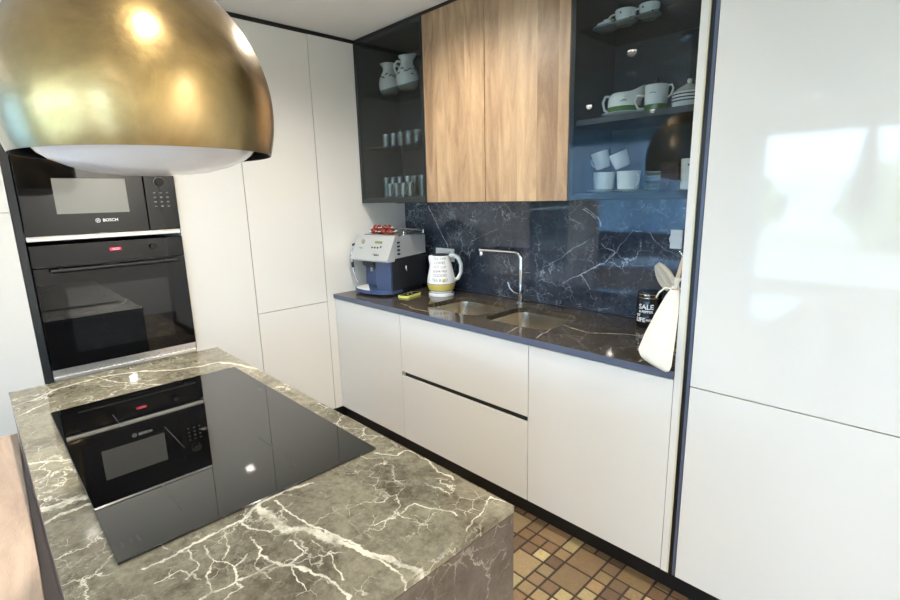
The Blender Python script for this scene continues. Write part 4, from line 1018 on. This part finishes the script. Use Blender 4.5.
# wooden table butted against the island, slightly askew
tb = thing('dining_table', 'lower wooden table top butted against the left side of the island', 'table', (0.70, -1.5885, 0), math.radians(-1.34))
obj('table_top', box(0.0, 1.7, -0.75, 0.0, 0.715, 0.742, .002), M['tablewood'], tb)
obj('filler_strip', prism([(.72, -1.5890), (2.40, -1.6275), (2.40, -1.5888), (.72, -1.5888)], .70, .735), M['sidebrown'], None)
tb_f = bpy.data.objects['filler_strip']; tb_f.parent = tb; tb_f.matrix_parent_inverse = (T_((0.70, -1.5885, 0)) @ Matrix.Rotation(math.radians(-1.34), 4, 'Z')).inverted()
for x, y in ((.05, -.06), (1.62, -.06), (.05, -.70), (1.62, -.70)): obj('leg', box(x - .03, x + .03, y - .03, y + .03, 0, .714, .003), M['darkwood'], tb)

# ------------------------------------------------------------------ pendant hood
HXc, HYc, HZ = 1.438, -1.281, 1.545
hd_ = thing('cooker_hood', 'large round brushed gold pendant hood hanging over the hob', 'hood', (HXc, HYc, HZ))
zc, Rr, Ra = 1.638 - HZ, 0.2595, 0.288
prof = []
for i in range(41):
    z = (i / 40) * (zc + Ra - 0.004); r = Rr * math.sqrt(max(0, 1 - ((z - zc) / Ra) ** 2)); prof.append((r, z))
r0 = prof[0][0]; prof[0] = (r0, 0.0)
inner = [(max(r - .006, 0.001), z + .001) for r, z in prof[::-1]]
sh = lathe(prof, 96); 
obj('dome', sh, M['brass'], hd_, smooth=60)
obj('lining', lathe([(r0, 0), (r0 - .004, 0.0005)] + [(max(r - .006, .001), z + .002) for r, z in prof[1:]], 96), M['black'], hd_, smooth=50)
obj('diffuser', lathe([(0, -.042), (.06, -.040), (.11, -.034), (.155, -.022), (.185, -.009), (.202, .003), (.209, .012), (.202, .018), (0, .024)], 80), M['acrylic'], hd_, smooth=60)['label'] = 'white shallow round bowl under the dome'
obj('hanging_tube', tube([(0, 0, zc + Ra - .03), (0, 0, CEIL - HZ - .02)], .03, 24), M['brass'], hd_, smooth=60)
obj('ceiling_rose', lathe([(0, 0), (.09, 0), (.09, .022), (0, .022)], 36, (0, 0, CEIL - HZ - .0225)), M['brass'], hd_, smooth=40)

# ------------------------------------------------------------------ ceiling spots, real ones and added fill
first = None
SPL = ['above the worktop near the left cabinets', 'above the worktop near the end panel', 'above the hob', 'above the near end of the island', 'added as fill in front of the far right wall',
       'added as fill in the open room behind the table', 'added as fill over the open floor left of the table', 'added as fill nearest the terrace window, by the sofa', 'added as fill by the right wall window', 'added as fill over the sofa side of the room']
for i, (x, y, watts, cone) in enumerate(SPOTS):
    if first is None:
        t = thing('ceiling_and_fill_spot', 'small round recessed ceiling spotlight', 'spotlight', (x, y, CEIL - .001), 0, 'recessed ceiling spotlights')
        obj('trim_ring', lathe([(.030, 0), (.030, -.004), (.043, -.003), (.044, 0)], 28), M['plastic_white'], t, smooth=40)
        obj('lens', lathe([(0, -.002), (.029, -.002)], 24), M['lamp'], t)
        first = t
    else: t = dup(first, None, (x, y, CEIL - .001))
    t['label'] = 'small round recessed ceiling spotlight ' + SPL[i]
    spot_roots = spot_roots + [t] if i else [t]
for t, (x, y, watts, cone) in zip(spot_roots, SPOTS):
    l = bpy.data.lights.new('spot_light', 'SPOT'); l.energy = watts; l.spot_size = math.radians(cone); l.spot_blend = 1.0; l.color = (1.0, 0.95, 0.88); l.shadow_soft_size = .03
    o = bpy.data.objects.new('spot_light', l); COL.objects.link(o); o.location = (0, 0, -.012); o.parent = t

# ------------------------------------------------------------------ living area behind the camera (seen in the reflections)
def curtain(label, x0, x1, y, z0, z1, amp=.03, wl=.11):
    b = bmesh.new(); n = int((x1 - x0) / .012); rows = []
    for z in (z0, (z0 + z1) / 2, z1):
        rows.append([b.verts.new((x0 + (x1 - x0) * i / n, y + amp * math.sin(2 * PI * (x0 + (x1 - x0) * i / n) / wl + .6 * math.sin(i * .13)) + .01 * math.sin(i * .4), z)) for i in range(n + 1)])
    for a, c in zip(rows[:-1], rows[1:]):
        for i in range(n): b.faces.new((a[i], a[i + 1], c[i + 1], c[i]))
    o = obj('curtain', b, M['curtain'], None, smooth=180); return tag(o, label, 'curtain')
curtain('long sheer pale blue curtain over the wide left window of the rear wall', -2.7, -0.2, YR + .12, .03, 2.33, .06, .19)
curtain('narrow bunched sheer curtain beside the terrace window', 0.45, 0.85, YR + .10, .03, 2.33, .035, .06)
sf = thing('sofa', 'dark leather sofa before the curtained window', 'sofa', (-1.1, -4.6, 0))
obj('seat', box(-1.1, 1.1, -.45, .40, .12, .44, .04), M['sofa'], sf)
obj('backrest', box(-1.1, 1.1, .25, .48, .30, .86, .06), M['sofa'], sf)
obj('backrest_cushion', box(-1.0, 1.0, .12, .27, .44, .82, .05), M['sofa'], sf)
for s in (-1, 1): obj('armrest', box(s * 1.1 - .12, s * 1.1 + .12, -.45, .48, .12, .62, .05), M['sofa'], sf)
for x in (-1, 1):
    for y in (-.38, .38): obj('leg', box(x - .03, x + .03, y - .03, y + .03, 0, .13), M['black'], sf)
um = thing('closed_parasol', 'closed dark parasol standing on the terrace outside the window', 'parasol', (1.72, -7.3, -.05))
obj('pole', tube([(0, 0, 0), (0, 0, 2.35)], .022, 12), M['frame'], um, smooth=60)
obj('canopy', lathe([(.02, 2.4), (.05, 2.3), (.11, 1.9), (.15, 1.45), (.17, 1.15), (.14, 1.12), (.02, 1.2)], 16), M['umbfab'], um)
obj('foot', lathe([(0, 0), (.25, 0), (.25, .06), (.04, .09), (0, .09)], 24), M['deck'], um, smooth=40)
def tree(label, x, y, s, seed):
    t = thing('tree', label, 'tree', (x, y, -.36), 0, 'garden trees beyond the terrace')
    b = bmesh.new(); bmesh.ops.create_icosphere(b, subdivisions=4, radius=1.0)
    for v in b.verts: v.co *= s * (1 + .35 * mnoise.noise(v.co * 2.2 + Vector((seed, 0, 0))) + .15 * mnoise.noise(v.co * 7)); v.co.z = v.co.z * .8 + s * .95
    obj('crown', b, M['leaf'], t, smooth=180)
    obj('trunk', tube([(0, 0, 0), (.03, 0, s * .7)], s * .08, 10), M['bark'], t, smooth=60)
for i, (x, y, s) in enumerate(((-2.6, -17, 1.3), (1.4, -17, 1.35), (5.4, -17, 1.4), (9.6, -16, 1.35), (-6.6, -17, 1.4), (13.5, -11, 1.4), (14, -6, 1.4))):
    tree('round leafy garden tree ' + ['opposite the curtained window', 'opposite the left pane of the terrace window', 'opposite the right pane of the terrace window', 'at the right corner of the garden', 'farthest left in the garden', 'beyond the side window, nearer the corner', 'beyond the side window, farther from the corner'][i], x, y, s, i * 3.1)
